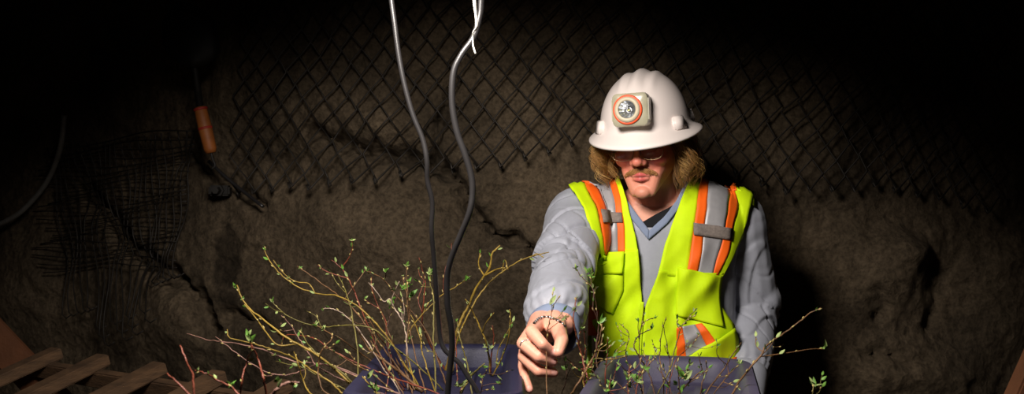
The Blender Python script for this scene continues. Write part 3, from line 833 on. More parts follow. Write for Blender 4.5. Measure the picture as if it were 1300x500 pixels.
# left hand resting on the far side of the bench
pl = [P(936, 520, 2.27), P(930, 540, 2.2)]
hull(bd, [(P(938, 505, 2.31), .026), (P(918, 545, 2.22), .013), (P(944, 545, 2.22), .013)])
for k, (px, ln) in enumerate(((917, .065), (926, .075), (935, .070), (944, .055))):
    a = P(px, 545, 2.22); b_ = a + Vector((-.004, -ln * .55, -.012)); c = b_ + Vector((0, -ln * .35, -.028)); d = c + Vector((0, -.004, -.02))
    cone_sphere(bd, a, .0105, b_, .0095, 12); cone_sphere(bd, b_, .0095, c, .0085, 12); cone_sphere(bd, c, .0085, d, .0075, 12)
a = P(925, 522, 2.27); b_ = a + Vector((-.035, -.035, -.01)); c = b_ + Vector((-.005, -.035, -.01)); cone_sphere(bd, a, .014, b_, .011, 12); cone_sphere(bd, b_, .011, c, .009, 12)
bme = remeshed(bd, 0.0022, 5, 0.5)
co = get_co(bme); no = get_no(bme)
HMi = np.array(HM.inverted()); loc = co @ HMi[:3, :3].T + HMi[:3, 3]
# tint: lips, flushed cheeks, nails
tint = np.tile(np.array(srgb(232, 166, 140)), (len(co), 1))
def blend(c, wgt):
    global tint
    wgt = np.clip(wgt, 0, 1)[:, None]; tint = tint * (1 - wgt) + np.array(srgb(*c)) * wgt
def g3(c, r): return np.exp(-(((loc - np.array(c)) / np.array(r)) ** 2).sum(1))
ish = (np.abs(loc[:, 0]) < .1) & (loc[:, 2] > -.16) & (loc[:, 1] < .1)
blend((216, 142, 116), 0.85 * ish)
for s in (-1, 1): blend((196, 76, 64), 0.95 * g3((s * .044, -.075, -.036), (.028, .05, .028)))
blend((204, 100, 86), 0.7 * g3((0, -.112, -.04), (.02, .02, .016)))
blend((196, 92, 88), 1.4 * g3((0, -.095, -.0715), (.021, .014, .0055)))
blend((208, 104, 98), 1.5 * g3((0, -.095, -.0845), (.018, .014, .006)))
blend((120, 50, 46), 1.5 * g3((0, -.093, -.0775), (.019, .012, .0016)))
blend((168, 118, 100), 0.5 * g3((0, -.05, -.14), (.08, .08, .03)))
for nme, ch in HAND.items():
    for j in (0, 1, 2):
        c = np.array(P(*ch[j][0])); blend((224, 150, 124), 0.5 * np.exp(-(((co - c) / .014) ** 2).sum(1)))
    tip, pre = P(*ch[3][0]), P(*ch[2][0])
    nrm = (Vector((0, -1, 0.35))).normalized()
    if nme != 'thumb':
        cc = np.array(tip + nrm * ch[3][1] * 1.1 * mm * 0.95)
        d = np.linalg.norm(co - cc, axis=1); blend((236, 176, 162), sm(.0070, .0056, d))
        blend((206, 128, 108), 0.6 * np.exp(-((d - .0072) / .0010) ** 2))
    c = np.array(tip); blend((230, 150, 128), 0.3 * np.exp(-(((co - c) / .012) ** 2).sum(1)))
ca = bme.color_attributes.new('tint', 'FLOAT_COLOR', 'POINT')
ca.data.foreach_set('color', np.c_[tint, np.ones(len(co))].ravel())
body = link_mesh('body', bme, M['skin'], man)

# ---- trousers and boots below the frame
tr = MB()
loft(tr, [(P(842, 545, 2.5), 0.178, 0.118), (P(842, 600, 2.5), 0.182, 0.125), (Vector((TX(842), 2.5, 0.86)), 0.18, 0.125), (Vector((TX(842), 2.5, 0.80)), 0.17, 0.115)])
for s in (-1, 1):
    cone_sphere(tr, Vector((TX(842) + s * .092, 2.5, 0.86)), 0.092, Vector((TX(842) + s * .105, 2.48, 0.5)), 0.068)
    cone_sphere(tr, Vector((TX(842) + s * .105, 2.48, 0.5)), 0.068, Vector((TX(842) + s * .11, 2.52, 0.14)), 0.056)
link_mesh('trousers', remeshed(tr, .009, 4), M['denim'], man)
for s in (-1, 1):
    mb = MB(); x = TX(842) + s * .11
    hull(mb, [(Vector((x, 2.54, .05)), .05), (Vector((x, 2.40, .038)), .038), (Vector((x + s * .012, 2.34, .032)), .032)]); cone_sphere(mb, Vector((x, 2.53, .06)), .05, Vector((x, 2.53, .17)), .058)
    link_mesh('boot', remeshed(mb, .006, 4), M['boot'], man)

# ---- hair, moustache
def strands(name, gen, m, parent, n=5):
    mb = MB(); tints = []
    for pts, r, c in gen:
        k0 = len(mb.v); mb.tube(pts, r, n); tints += [c] * (len(mb.v) - k0)
    o = mb.build(name, m, parent)
    a = o.data.color_attributes.new('tint', 'FLOAT_COLOR', 'POINT')
    a.data.foreach_set('color', np.c_[np.array(tints), np.ones(len(tints))].ravel()); return o
def hair_gen():
    R = random.Random(3)
    for i in range(150):
        side = -1 if i % 2 else 1
        an = R.uniform(-0.50, 1.35)                       # 0 straight to the side, >0 towards the nape
        rx, ry = 0.080, 0.094
        base = Vector((side * rx * math.cos(an), 0.012 + ry * math.sin(an), R.uniform(-0.005, 0.035)))
        ln = R.uniform(0.080, 0.135) if side > 0 else R.uniform(0.072, 0.118)
        outw = Vector((side * math.cos(an), math.sin(an), 0)); tan = Vector((-outw.y, outw.x, 0))
        flare = R.uniform(0.004, 0.052); ph = R.uniform(0, 6.28); fr = R.uniform(1.6, 3.0); amp = R.uniform(0.005, 0.013)
        tone = R.choice([(186, 142, 80), (150, 106, 54), (206, 164, 100), (120, 82, 42), (170, 124, 66)])
        for q_ in range(13):
            o2 = Vector((R.gauss(0, .0045), R.gauss(0, .0045), R.gauss(0, .005))); p2 = ph + R.gauss(0, .55); l2 = ln * R.uniform(.85, 1.05); a2 = amp * R.uniform(.6, 1.35)
            pts = []; m = 20
            for k in range(m + 1):
                t = k / m; g = math.sin(math.pi * min(1, t * 0.75)); an2 = p2 + fr * 6.28 * t * .8
                p = base + o2 * (1 - .45 * t) + Vector((0, 0, -l2 * t)) + outw * (flare * g + a2 * (.3 + t) * math.cos(an2)) + tan * (a2 * (.3 + t) * math.sin(an2))
                pts.append(HM @ p)
            f = R.uniform(.85, 1.1); rr = R.uniform(.00035, .0007)
            yield pts, [rr * (1 - .6 * (k / m) ** 2) for k in range(m + 1)], srgb(*[min(255, v * f) for v in tone])
hair = strands('hair', hair_gen(), M['hair'], man, 3); hair['label'] = 'curly blond brown hair'
face_bvh = BVHTree.FromPolygons([tuple(v) for v in co], [tuple(p.vertices) for p in bme.polygons])
def tash_gen():
    R = random.Random(5)
    for i in range(800):
        s = R.uniform(-1, 1); x = s * 0.033
        z = -0.0570 - 0.013 * abs(s) ** 1.5 + R.uniform(-.0055, .0045) * (1 - .4 * abs(s))
        o = HM @ Vector((x, -0.2, z)); d = (HM.to_3x3() @ Vector((0, 1, 0)))
        l_, n_v, _, _ = face_bvh.ray_cast(o, d)
        if l_ is None: continue
        ln = R.uniform(.006, .011)
        dirl = HM.to_3x3() @ Vector((s * 0.9 + R.uniform(-.3, .3), -0.1, -0.8)).normalized()
        pts = [l_ - n_v * .001, l_ + n_v * .002 + dirl * ln * .4, l_ + n_v * .0022 + dirl * ln * .8, l_ + n_v * .001 + dirl * ln]
        c = R.choice([(160, 108, 60), (132, 86, 46), (184, 134, 80)])
        yield pts, [.0005, .0006, .0005, .0002], srgb(*c)
t_ = strands('moustache', tash_gen(), M['hair'], man, 4); t_['label'] = 'light brown moustache'

# ---- safety glasses
def glasses():
    root = empty('safety_glasses', H(0, -.1, -.01)); attach(root, man); root['label'] = 'clear safety glasses with thin wire frames'
    for s in (-1, 1):
        ring = []
        for k in range(28):
            a = 2 * math.pi * k / 28; ca_, sa_ = math.cos(a), math.sin(a)
            x = s * 0.034 + 0.027 * math.copysign(abs(ca_) ** .8, ca_); z = -0.016 + 0.021 * math.copysign(abs(sa_) ** .85, sa_)
            y = -0.108 + 0.20 * (abs(x) - .0) ** 2 * 6 + 0.06 * (z + .01)
            ring.append(H(x, y, z))
        mb = MB(); mb.tube(ring + [ring[0]], 0.0007, 6, cap=False); mb.build('wire_frame', M['frame'], root)
        mb = MB(); c = sum(ring, Vector()) / len(ring) + HM.to_3x3() @ Vector((0, -.002, 0))
        n_ = len(ring); mb.add(ring + [c], [(k, (k + 1) % n_, n_) for k in range(n_)])
        l_ = mb.build('lens', M['eyeglass'], root); l_.modifiers.new('t', 'SOLIDIFY').thickness = .0015
        mb = MB(); mb.tube([H(s * .061, -.098, 0), H(s * .072, -.06, .004), H(s * .078, .0, .004)], .0014, 6); mb.build('temple', M['frame'], root)
    mb = MB(); mb.tube([H(-.008, -.108, -.004), H(0, -.112, 0), H(.008, -.108, -.004)], .0009, 6); mb.build('bridge', M['frame'], root)
glasses()
mb = MB(); mb.ball(H(.0165, -.106, -.047), .0014, None, 0, 8); o = mb.build('nose_stud', M['chrome'], man)

# ---- hard hat
HATM = HM @ Matrix.Translation((0, 0.004, 0.032)) @ Matrix.Rotation(math.radians(4), 4, 'X')
def hat():
    root = empty('hard_hat', HATM.translation); attach(root, man); root['label'] = 'white full brim hard hat with ridged crown'
    n, m = 128, 30; A_, B_, Hh = 0.106, 0.124, 0.132
    vs = []; fs = []
    rings = [(.985, -.0220), (1.0, -.0190), (.975, -.0168), (.85, -.0135), (.6, -.0085), (.38, -.0035), (.22, .0005), (.10, .0050), (.03, .0100)]
    for t, dz in rings:
        for k in range(n):
            a = 2 * math.pi * k / n; ca_, sa_ = math.cos(a), math.sin(a)
            ext = 0.028 + 0.016 * max(0, -sa_) ** 2 + 0.012 * max(0, sa_) ** 2
            rr = Vector((A_ * ca_, B_ * sa_, 0)); d = Vector((ca_ / A_, sa_ / B_, 0)).normalized()
            droop = (1.0 + 0.35 * max(0, -sa_) - 0.2 * abs(ca_)) if dz < 0 else 1.0
            vs.append(rr + d * ext * t + Vector((0, 0, dz * droop)))
    for i in range(m + 1):
        ph = 0.13 + (math.pi / 2 - 0.13) * i / m
        for k in range(n):
            a = 2 * math.pi * k / n
            r = math.cos(ph) ** 0.92; x, y, z = A_ * r * math.cos(a), B_ * r * math.sin(a), Hh * math.sin(ph) ** 1.02
            nrm = Vector((x / A_ ** 2, y / B_ ** 2, z / Hh ** 2)).normalized()
            top = float(sm(.070, .115, z))
            bump = 0.0055 * math.exp(-(x / .011) ** 2) + 0.0035 * math.exp(-((abs(x) - .036) / .009) ** 2) - 0.002 * math.exp(-((abs(x) - .021) / .006) ** 2)
            fade = top * (1 - float(sm(.06, .10, abs(y))))
            vs.append(Vector((x, y, z)) + nrm * bump * fade)
    for i in range(m + len(rings)):
        for k in range(n): fs.append((i * n + k, i * n + (k + 1) % n, (i + 1) * n + (k + 1) % n, (i + 1) * n + k))
    mb = MB(); mb.add([HATM @ v for v in vs], fs); s = mb.build('shell', M['hat'], root)
    sd = s.modifiers.new('t', 'SOLIDIFY'); sd.thickness = .0028; sd.offset = -1
    # accessory slots
    for a in (-148, -32, 32, 148):
        ar = math.radians(a); c = Vector((A_ * 1.0 * math.cos(ar), B_ * 1.0 * math.sin(ar), 0.012))
        T = HATM @ Matrix.Translation(c) @ Matrix.Rotation(ar, 4, 'Z') @ Matrix.Rotation(math.radians(-12), 4, 'Y')
        mb = MB(); bm = bmesh.new(); bmesh.ops.create_cube(bm, size=1)
        for v in bm.verts: v.co = Vector((v.co.x * .024 * (0.72 if v.co.z > 0 else 1), v.co.y * .040 * (.82 if v.co.z > 0 else 1), v.co.z * .032))
        bmesh.ops.bevel(bm, geom=bm.edges[:], offset=.0025, segments=3, affect='EDGES'); mb.bm(bm, T)
        mb.build('accessory_slot', M['hat'], root)
    # cord clip on the wearer's left rear
    ar = math.radians(8); c = Vector((A_ * 1.0 * math.cos(ar), B_ * math.sin(ar), 0.012))
    T = HATM @ Matrix.Translation(c) @ Matrix.Rotation(ar, 4, 'Z')
    mb = MB(); mb.box((0, 0, 0), (.010, .014, .004), T, bev=.001); mb.box((.004, 0, .006), (.003, .012, .012), T, bev=.001); mb.tube([T @ Vector((.004, -.006, .013)), T @ Vector((.004, .006, .013))], .002, 8)
    k = mb.build('cord_clip', M['steel'], root, False); k['label'] = 'small steel cord clip'
    # ---- cap lamp
    LM = HATM @ Matrix.Translation((0.0, -0.131, 0.058)) @ Matrix.Rotation(math.radians(78), 4, 'X')   # local +z points forward
    mb = MB(); T = LM
    def rsq(hw, hh, rc, z, n_=6): return [T @ Vector((x, y, z)) for x, y in rrect(hw, hh, rc, n_)]
    secs = [(0.036, 0.033, .008, -.020), (0.040, 0.037, .010, -.016), (0.041, 0.038, .011, .008), (.040, .037, .011, .016), (.037, .034, .010, .0185)]
    vs = []; fs = []; c_ = 28
    for hw, hh, rc, z in secs: vs += rsq(hw, hh, rc, z)
    for i in range(len(secs) - 1):
        for k in range(c_): fs.append((i * c_ + k, i * c_ + (k + 1) % c_, (i + 1) * c_ + (k + 1) % c_, (i + 1) * c_ + k))
    fs.append(tuple(range(c_ - 1, -1, -1)))
    for x, y in rrect(.037, .034, .010, 6):           # round opening for the bezel
        an = math.atan2(y, x + .004); vs.append(T @ Vector((-.004 + .0285 * math.cos(an), .0285 * math.sin(an), .0185)))
    for k in range(c_): fs.append((4 * c_ + k, 4 * c_ + (k + 1) % c_, 5 * c_ + (k + 1) % c_, 5 * c_ + k))
    mb.add(vs, fs)
    for sx in (-1, 1):      # side clamps of the housing
        mb.box((sx * .039, 0, .002), (.008, .052, .026), T, bev=.002)
    hs = mb.build('cap_lamp_housing', M['clear'], root); autosmooth(hs, 40); hs['label'] = 'clear cap lamp housing'
    mb = MB(); mb.lathe([(0.0305 + .0032 * math.cos(a), .021 + .0032 * math.sin(a)) for a in np.linspace(0, 2 * math.pi, 10, endpoint=False)], 56, T @ Matrix.Translation((-.004, 0, 0)), closed=True)
    r_ = mb.build('lamp_ring', M['ring'], root); r_['label'] = 'orange ring'
    T2 = T @ Matrix.Translation((-.004, 0, 0))
    mb = MB(); mb.lathe([(.0295, .019), (.029, .026), (.026, .029), (.0205, .0295), (.0195, .028), (.0195, .022)], 56, T2); mb.build('lamp_bezel', M['beige'], root)
    mb = MB(); mb.lathe([(.0195, .027), (.018, .022), (.0145, .014), (.010, .0085), (.006, .006), (.0005, .006)], 13, T2); mb.build('lamp_reflector', M['chrome'], root, False)
    mb = MB(); mb.ball((0, 0, 0), (.0030, .0030, .0024), T2 @ Matrix.Translation((0, 0, .0095)), 0, 12)
    mb.build('lamp_bulb', M['led'], root)
    mb = MB(); mb.box((0, .009, .012), (.0022, .017, .003), T2); mb.lathe([(.0046, .006), (.0046, .010), (.0034, .010)], 16, T2)
    mb.build('bulb_holder', M['steel'], root, False)
    mb = MB(); mb.lathe([(.0200, .0285), (.015, .0302), (.008, .0312), (.0003, .0315)], 40, T2); mb.build('lamp_lens', M['lamplens'], root)
hat()

# ---- bracelet and finger ring, laid on the skin
def on_skin(px, py, off):
    o = Vector((0, 0, CZ)); d = (P(px, py, 2.0) - o).normalized()
    l_, n_v, _, _ = face_bvh.ray_cast(o, d)
    return None if l_ is None else l_ + n_v * off
front = [p for p in (on_skin(*edge_at([(678, 411), (684, 405), (690, 403), (697, 403), (705, 406), (712, 410), (717, 415)], t), .0016) for t in np.linspace(0, 1, 18)) if p]
c0 = sum(front, Vector()) / len(front); mb = MB()
back = [front[-1].lerp(front[0], t) + Vector((0, .060 * math.sin(math.pi * t) ** .6, -.012 * math.sin(math.pi * t))) for t in np.linspace(.06, .94, 14)]
loop = spline(front + back + [front[0]], 4); L_ = 0; last = loop[0]; k = 0
for p in loop:
    if (p - last).length >= .0052 or k == 0: mb.ball(p, .0027, None, k % 2, 8); last = p; k += 1
mb.tube(loop, .0007, 5)
o = mb.build('bracelet', [M['bead'], M['chrome']], man); o['label'] = 'beaded bracelet on the wrist'
front = [p for p in (on_skin(*edge_at([(660.5, 438), (662, 434.5), (666, 432), (671, 431.5)], t), .0004) for t in np.linspace(0, 1, 9)) if p]
back = [front[-1].lerp(front[0], t) + Vector((.003, .020, -.004)) * math.sin(math.pi * t) for t in np.linspace(.1, .9, 6)]
mb = MB(); mb.tube(spline(front + back + [front[0]], 4), .0013, 8); o = mb.build('finger_ring', M['chrome'], man); o['label'] = 'plain silver ring'

# ------------------------------------------------------------------ cables hanging into the left tote
def cable(pts, D, r, label):
    w3 = [P(px, py, D + dd) for px, py, dd in pts]
    mb = MB(); mb.tube(spline(w3, 8), r, 12); return tag(mb.build('power_cable', M['rubber']), label, 'cable', 'cables hanging into the left tote')
c1 = cable([(490, -60, 0), (497, 0, 0), (501, 30, 0), (506, 68, 0), (513, 105, 0), (524, 145, 0), (537, 178, 0), (542, 205, 0), (543, 230, .01), (549, 258, .02), (548, 290, .03), (551, 330, .05), (554, 370, .07), (557, 405, .09), (559, 428, .1), (564, 443, .1), (573, 452, .1), (584, 462, .1), (594, 478, .1), (606, 497, .1), (618, 525, .1)],
           1.62, 0.0042, 'thinner black cable hanging from above, left one of the pair')
c2 = cable([(612, -60, 0), (611, 0, 0), (609, 22, 0), (601, 48, 0), (587, 68, 0), (577, 88, 0), (574, 112, 0), (575, 140, 0), (581, 170, 0), (590, 195, 0), (598, 222, 0), (600, 245, 0), (596, 270, 0), (585, 298, .01), (574, 325, .02), (568, 350, .03), (568, 385, .04), (573, 415, .05), (574, 440, .06), (571, 470, .07), (568, 505, .08), (567, 540, .08)],
           1.52, 0.0050, 'thicker black cable hanging from above with a white tie on it')
mb = MB()
w3 = [P(601, -30, 1.49), P(602, 0, 1.49), P(604, 20, 1.488), P(605, 34, 1.487), P(601, 40, 1.50), P(600, 50, 1.51), P(600, 58, 1.50), P(603, 68, 1.495)]
pts = spline(w3, 5); vs = []; 
for i, p in enumerate(pts):
    wd = .0021 + .0005 * math.sin(i * .5); sd_ = Vector((math.cos(i * .06), math.sin(i * .06), .1)) * wd
    vs += [p - sd_, p + sd_]
mb.add(vs, [(2 * i, 2 * i + 1, 2 * i + 3, 2 * i + 2) for i in range(len(pts) - 1)])
o = mb.build('cable_tie', M['tape']); o.modifiers.new('t', 'SOLIDIFY').thickness = .0012
tag(o, 'white strip of tie looped on the thicker hanging cable', 'cable tie')

# ------------------------------------------------------------------ willow cuttings
def leaf(mb, p, d, size, mi=0, wid=0.3, R=random):
    d = d.normalized(); s = d.orthogonal().normalized()
    s = (Matrix.Rotation(R.uniform(0, 6.28), 3, d) @ s); nrm = d.cross(s)
    n = 6; vs = []
    for i in range(n + 1):
        t = i / n; wv_ = wid * size * 0.5 * math.sin(math.pi * min(1, t ** .8)) + .0001
        c = p + d * (size * t) + nrm * (0.18 * size * t * t)
        vs += [c - s * wv_ + nrm * wv_ * .45, c, c + s * wv_ + nrm * wv_ * .45]
    fs = []
    for i in range(n):
        for k in (0, 1): a = i * 3 + k; fs.append((a, a + 1, a + 4, a + 3))
    mb.add(vs, fs, mi)

FLAT_D = lambda row: (CZ - LIDF) * F / (row - 262)
def clamp_to(key, p, margin=.075):
    Mx, hw, hl = TOTES[key]; q_ = Mx.inverted() @ p
    q_.x = max(-hw + margin, min(hw - margin, q_.x)); q_.y = max(-hl + .07, min(hl - .07, q_.y)); q_.z = LIDF - RIM
    return Mx @ q_
count = 0
def cutting(label, key, lines, wpx, col, leaves=(), D0=None, D1=None, stop=False, buds=True, group=None, leafm='leaf', closer=False):
    """lines: pixel polylines tip first; the first is the stem, the others its side shoots."""
    global count; count += 1
    R = random.Random(count * 13)
    main = lines[0]; last = main[-1]
    if D1 is None:
        D1 = min(2.17, FLAT_D(last[1])) if stop else (1.84 + R.uniform(-.07, .03) if last[1] > 470 else 1.93 + R.uniform(-.04, .06))
    if D0 is None: D0 = D1 + R.uniform(-.06, .10)
    px = np.array(main, float); L = np.r_[0, np.cumsum(np.linalg.norm(np.diff(px, axis=0), axis=1))]; tt = L / L[-1]
    P3 = [P(x, y, D0 + (D1 - D0) * t + 0.012 * math.sin(9 * t + count)) for (x, y), t in zip(main, tt)]
    if not closer:
        if stop: P3[-1] = P(last[0], last[1], D1)
        end = P3[-1]; dirn = (P3[-1] - P3[-2]); 
        if dirn.z > -1e-3: dirn.z = -0.02
        if not stop:
            k = min(4.0, max(0.0, (LIDF - end.z) / dirn.z)); tgt = clamp_to(key, end + dirn * k); 
            P3 += [end.lerp(tgt, .5) + Vector((0, 0, .004)), tgt]
    else:
        P3.append(P3[-1] + (P3[-1] - P3[-2]).normalized() * .12)
    r0 = 0.8 * wpx / 2 * ((D0 + D1) / 2) / F
    root = empty('willow_cutting', P3[-1], label, 'willow cutting', group or ('willow cuttings in the left tote' if key == 'L' else 'willow cuttings in the right tote'))
    sb = MB(); lb = MB(); bb = MB()
    mpts = spline(P3, 5); n = len(mpts)
    mpts = [p + Vector((R.uniform(-1, 1), R.uniform(-1, 1), R.uniform(-1, 1))) * .0008 for p in mpts]
    rad = [r0 * (0.42 + 0.58 * (i / (n - 1)) ** .7) * (1 + (.18 if i % 7 == 3 else 0)) for i in range(n)]
    sb.tube(mpts, rad, 7)
    allp = [(mpts, r0)]
    for sub in lines[1:]:
        e = np.array(sub[-1], float); j = int(np.argmin([(650 + p.x / p.y * F - e[0]) ** 2 + (250 - ((p.z - CZ) / p.y * F) + 12 - e[1]) ** 2 for p in mpts]))
        Dj = mpts[j].y; m = len(sub); dv = R.uniform(-.06, .06)
        sp = [P(x, y, Dj + dv * (1 - i / (m - 1))) for i, (x, y) in enumerate(sub)]; sp[-1] = mpts[j]
        spp = spline(sp, 5); sb.tube(spp, [r0 * (.35 + .3 * i / (len(spp) - 1)) for i in range(len(spp))], 6); allp.append((spp, r0 * .6))
    if buds:
        for _ in range(R.choice((1, 2, 2, 3)) if key == 'R' else R.choice((0, 1, 2))):      # short side twigs
            j = R.randrange(int(n * .15), int(n * .75)); b0 = mpts[j]
            if b0.z < LIDF + .03: continue
            dd = (mpts[j - 1] - mpts[j + 1]).normalized(); sd = Matrix.Rotation(R.uniform(0, 6.28), 3, dd) @ dd.orthogonal().normalized()
            ln = R.uniform(.018, .05); e1 = b0 + (dd * .5 + sd) * ln * .5; e2 = e1 + (dd * 1.0 + sd * .5).normalized() * ln * .6
            tw = spline([e2, e1, b0], 5); sb.tube(tw, [r0 * .28 + r0 * .25 * i / (len(tw) - 1) for i in range(len(tw))], 6); allp.append((tw, r0 * .4))
            leaf(lb, e2, (e2 - e1), R.uniform(.008, .014), R.choice((0, 1)), .4, R)
        for pts, rr in allp:
            i = 2
            while i < len(pts) - 2 and pts[i].z > LIDF + .02:
                d = (pts[i - 1] - pts[i + 1]).normalized(); s = d.orthogonal().normalized(); s = Matrix.Rotation(R.uniform(0, 6.28), 3, d) @ s
                ln = R.uniform(.005, .009); o_ = pts[i] + s * rr * .6
                if R.random() < .30: leaf(lb, o_, d * .8 + s * .7, ln * 1.5, R.choice((0, 1, 1)), .45, R)
                else: lb.tube([o_, o_ + (d + s * .35).normalized() * ln * .5, o_ + (d + s * .25).normalized() * ln], [.0007, .0016, .0002], 5, 2)
                i += R.choice((3, 4, 5, 7))
    for lf in leaves:
        x, y, sz = lf[:3]; n_l = lf[3] if len(lf) > 3 else 4
        best = min(((pp, (650 + pp.x / pp.y * F - x) ** 2 + (262 - (pp.z - CZ) / pp.y * F - y) ** 2) for pts, _ in allp for pp in pts), key=lambda q_: q_[1])[0]
        c = P(x, y, best.y); s3 = sz * best.y / F
        for k in range(n_l):
            d = Vector((R.uniform(-.9, .9), R.uniform(-.6, .6), R.uniform(.0, 1.1)))
            leaf(lb, best.lerp(c, .5) - d.normalized() * s3 * .25, d, s3 * R.uniform(.7, 1.1), R.choice((0, 0, 1)) if leafm == 'leaf' else 1, .36, R)
    st = sb.build('stem', BARK[col], root)
    if lb.v: lb.build('leaves', [M['leaf'], M['leafpale'], M['bud']], root)
    return root
C = cutting
# ---- left tote
C('long yellow cutting reaching far left from the tote, leaf tipped, with a pink side shoot', 'L', [[(301, 362), (308, 380), (318, 393), (344, 413), (366, 430), (395, 446), (422, 465), (445, 487), (460, 502)], [(310, 386), (325, 404), (338, 422), (353, 438), (372, 450)]], 4.6, 'y', [(296, 365, 11, 2), (306, 379, 7, 2)], 1.86, 1.80)
C('pale pink cutting lying almost flat, its tip the leftmost over the rack', 'L', [[(237, 423), (262, 431), (287, 434), (325, 441), (345, 448), (375, 459), (402, 461), (430, 468), (470, 486)]], 3.0, 'p', (), 1.9, 1.85)
C('pink cutting that dips and curves up again beside the pale flat one', 'L', [[(274, 427), (300, 448), (325, 465), (340, 473), (362, 476), (385, 470), (405, 462), (440, 470), (480, 490)]], 2.8, 'p', (), 1.84, 1.84)
C('slim yellow cutting running low from left across the tote edge', 'L', [[(288, 418), (293, 429), (325, 437), (345, 443), (372, 454), (395, 469), (420, 485), (437, 500)]], 3.4, 'y', (), 1.9, 1.80)
C('arched yellow green cutting whose tip rises alone against the rock', 'L', [[(336, 313), (338, 323), (348, 339), (362, 353), (382, 366), (405, 373), (430, 376), (458, 392), (490, 425), (515, 465)], [(347, 330), (355, 341), (366, 352), (378, 358), (392, 360), (400, 372)]], 2.8, 'y', [(337, 316, 7, 3), (353, 338, 6, 3), (366, 353, 6, 3), (369, 360, 6, 2)], 2.0, 1.93)
C('brown cutting slanting up left with a forked tip under the arched one', 'L', [[(377, 338), (395, 350), (417, 366), (437, 381), (452, 396), (470, 420), (490, 446), (508, 470)], [(466, 338), (463, 344), (450, 362), (436, 380)]], 3.2, 'b', [(379, 340, 6, 2), (465, 342, 8, 3)], 2.05, 1.95)
C('red brown cutting with two curved yellow shoots and the topmost leaf tuft on the left', 'L', [[(421, 330), (433, 340), (442, 353), (449, 368), (457, 389), (470, 420), (480, 446), (492, 470)], [(447, 304), (447, 316), (443, 327), (433, 340)], [(403, 336), (412, 343), (424, 348), (442, 354)]], 3.0, 'r', [(446, 312, 8, 5), (447, 305, 6, 3), (406, 341, 6, 3)], 2.05, 1.98)
C('upright olive cutting crossing the long yellow ones near the tote corner', 'L', [[(429, 349), (437, 365), (443, 383), (447, 400), (452, 430), (455, 460), (455, 495)]], 2.8, 'o', (), 2.0, 1.85)
C('brown cutting with a bent leafy top right of the topmost tuft', 'L', [[(464, 343), (475, 348), (488, 355), (500, 372), (512, 385), (522, 395), (540, 418), (552, 445), (560, 470)], [(489, 345), (490, 350), (488, 356)]], 2.8, 'b', [(489, 343, 9, 5), (466, 343, 7, 3)], 2.1, 2.02)
C('silvery white forked cutting standing out pale in the middle of the tangle', 'L', [[(468, 359), (478, 370), (487, 383), (495, 379), (500, 390), (507, 400), (513, 412), (516, 430), (517, 460)], [(507, 357), (501, 370), (497, 382), (494, 396)], [(508, 389), (510, 396), (513, 406)]], 2.8, 'w', (), 2.0, 1.95)
C('thick green cutting that forks low at the left tote edge', 'L', [[(381, 418), (388, 432), (397, 444), (412, 457), (435, 474), (455, 492)]], 3.6, 'o', [(382, 420, 7, 2)], 1.86, 1.80)
C('dark pink cutting leaning steeply through the long yellow one', 'L', [[(357, 400), (367, 410), (377, 425), (385, 438), (393, 450), (402, 464), (430, 480), (465, 495)], [(357, 410), (356, 420), (362, 425)]], 2.4, 'p', (), 1.9, 1.84)
C('red brown cutting bowed like a flat arch above the tote corner', 'L', [[(357, 438), (359, 430), (366, 425), (390, 427), (405, 433), (417, 442), (432, 450), (447, 458), (475, 470), (500, 480)]], 2.8, 'r', (), 1.95, 1.88)
C('hooked brown cutting curling over with a pale leafy end', 'L', [[(398, 410), (412, 419), (420, 424), (421, 430), (408, 445), (405, 460), (404, 475), (415, 500)]], 2.8, 'b', [(410, 418, 10, 5), (400, 411, 8, 4)], 1.82, 1.79, leafm='pale')
C('short yellow cutting bent sharply at the bottom left of the tote', 'L', [[(373, 446), (378, 460), (385, 483), (398, 502)]], 3.2, 'y', (), 1.75, 1.74)
C('thin yellow green cutting low under the flat pink ones', 'L', [[(350, 458), (365, 462), (385, 467), (410, 480), (445, 497)]], 2.2, 'o', [(347, 444, 9, 2)], 1.85, 1.80)
C('thin olive cutting sweeping level to the right from a leaf high at left', 'L', [[(344, 380), (350, 388), (362, 399), (378, 407), (395, 412), (412, 415), (445, 413), (475, 418), (500, 440)], [(337, 385), (348, 393), (357, 400)]], 2.4, 'o', [(346, 382, 8, 3)], 1.98, 1.92)
C('pale arched cutting with a drooping tip above the hooked one', 'L', [[(408, 394), (415, 391), (425, 393), (437, 399), (452, 414), (470, 440), (488, 470)]], 2.2, 'w', [(410, 393, 6, 2)], 2.0, 1.9)
C('thick straight yellow brown cutting leaning left across the tote lid', 'L', [[(454, 418), (466, 440), (477, 450), (495, 463), (515, 478), (537, 497)]], 5.0, 'b', (), 1.95, 1.90, stop=True)
C('plain brown cutting behind the thick leaning one, ending near the far lid corner', 'L', [[(455, 385), (465, 400), (480, 425), (495, 445), (509, 466)]], 3.2, 'b', (), 2.1, 2.17, stop=True)
C('slender brown cutting with a sharp top rising beside the white forked one', 'L', [[(483, 392), (487, 405), (495, 425), (503, 445), (512, 465), (521, 492)]], 2.6, 'b', (), 2.0, 1.93)
C('brown cutting bending low across the near left part of the lid', 'L', [[(425, 425), (440, 435), (460, 450), (480, 462), (507, 467)]], 2.6, 'b', (), 2.05, 2.14, stop=True)
C('long brown cutting along the bottom left that turns down to the lid', 'L', [[(412, 438), (425, 447), (450, 462), (465, 470), (480, 480), (503, 500)]], 3.2, 'b', (), 1.9, 1.86)
C('upright brown cutting left of the thinner cable, no leaves', 'L', [[(518, 372), (520, 400), (517, 430), (516, 455), (521, 488)]], 2.6, 'b', (), 2.0, 1.94)
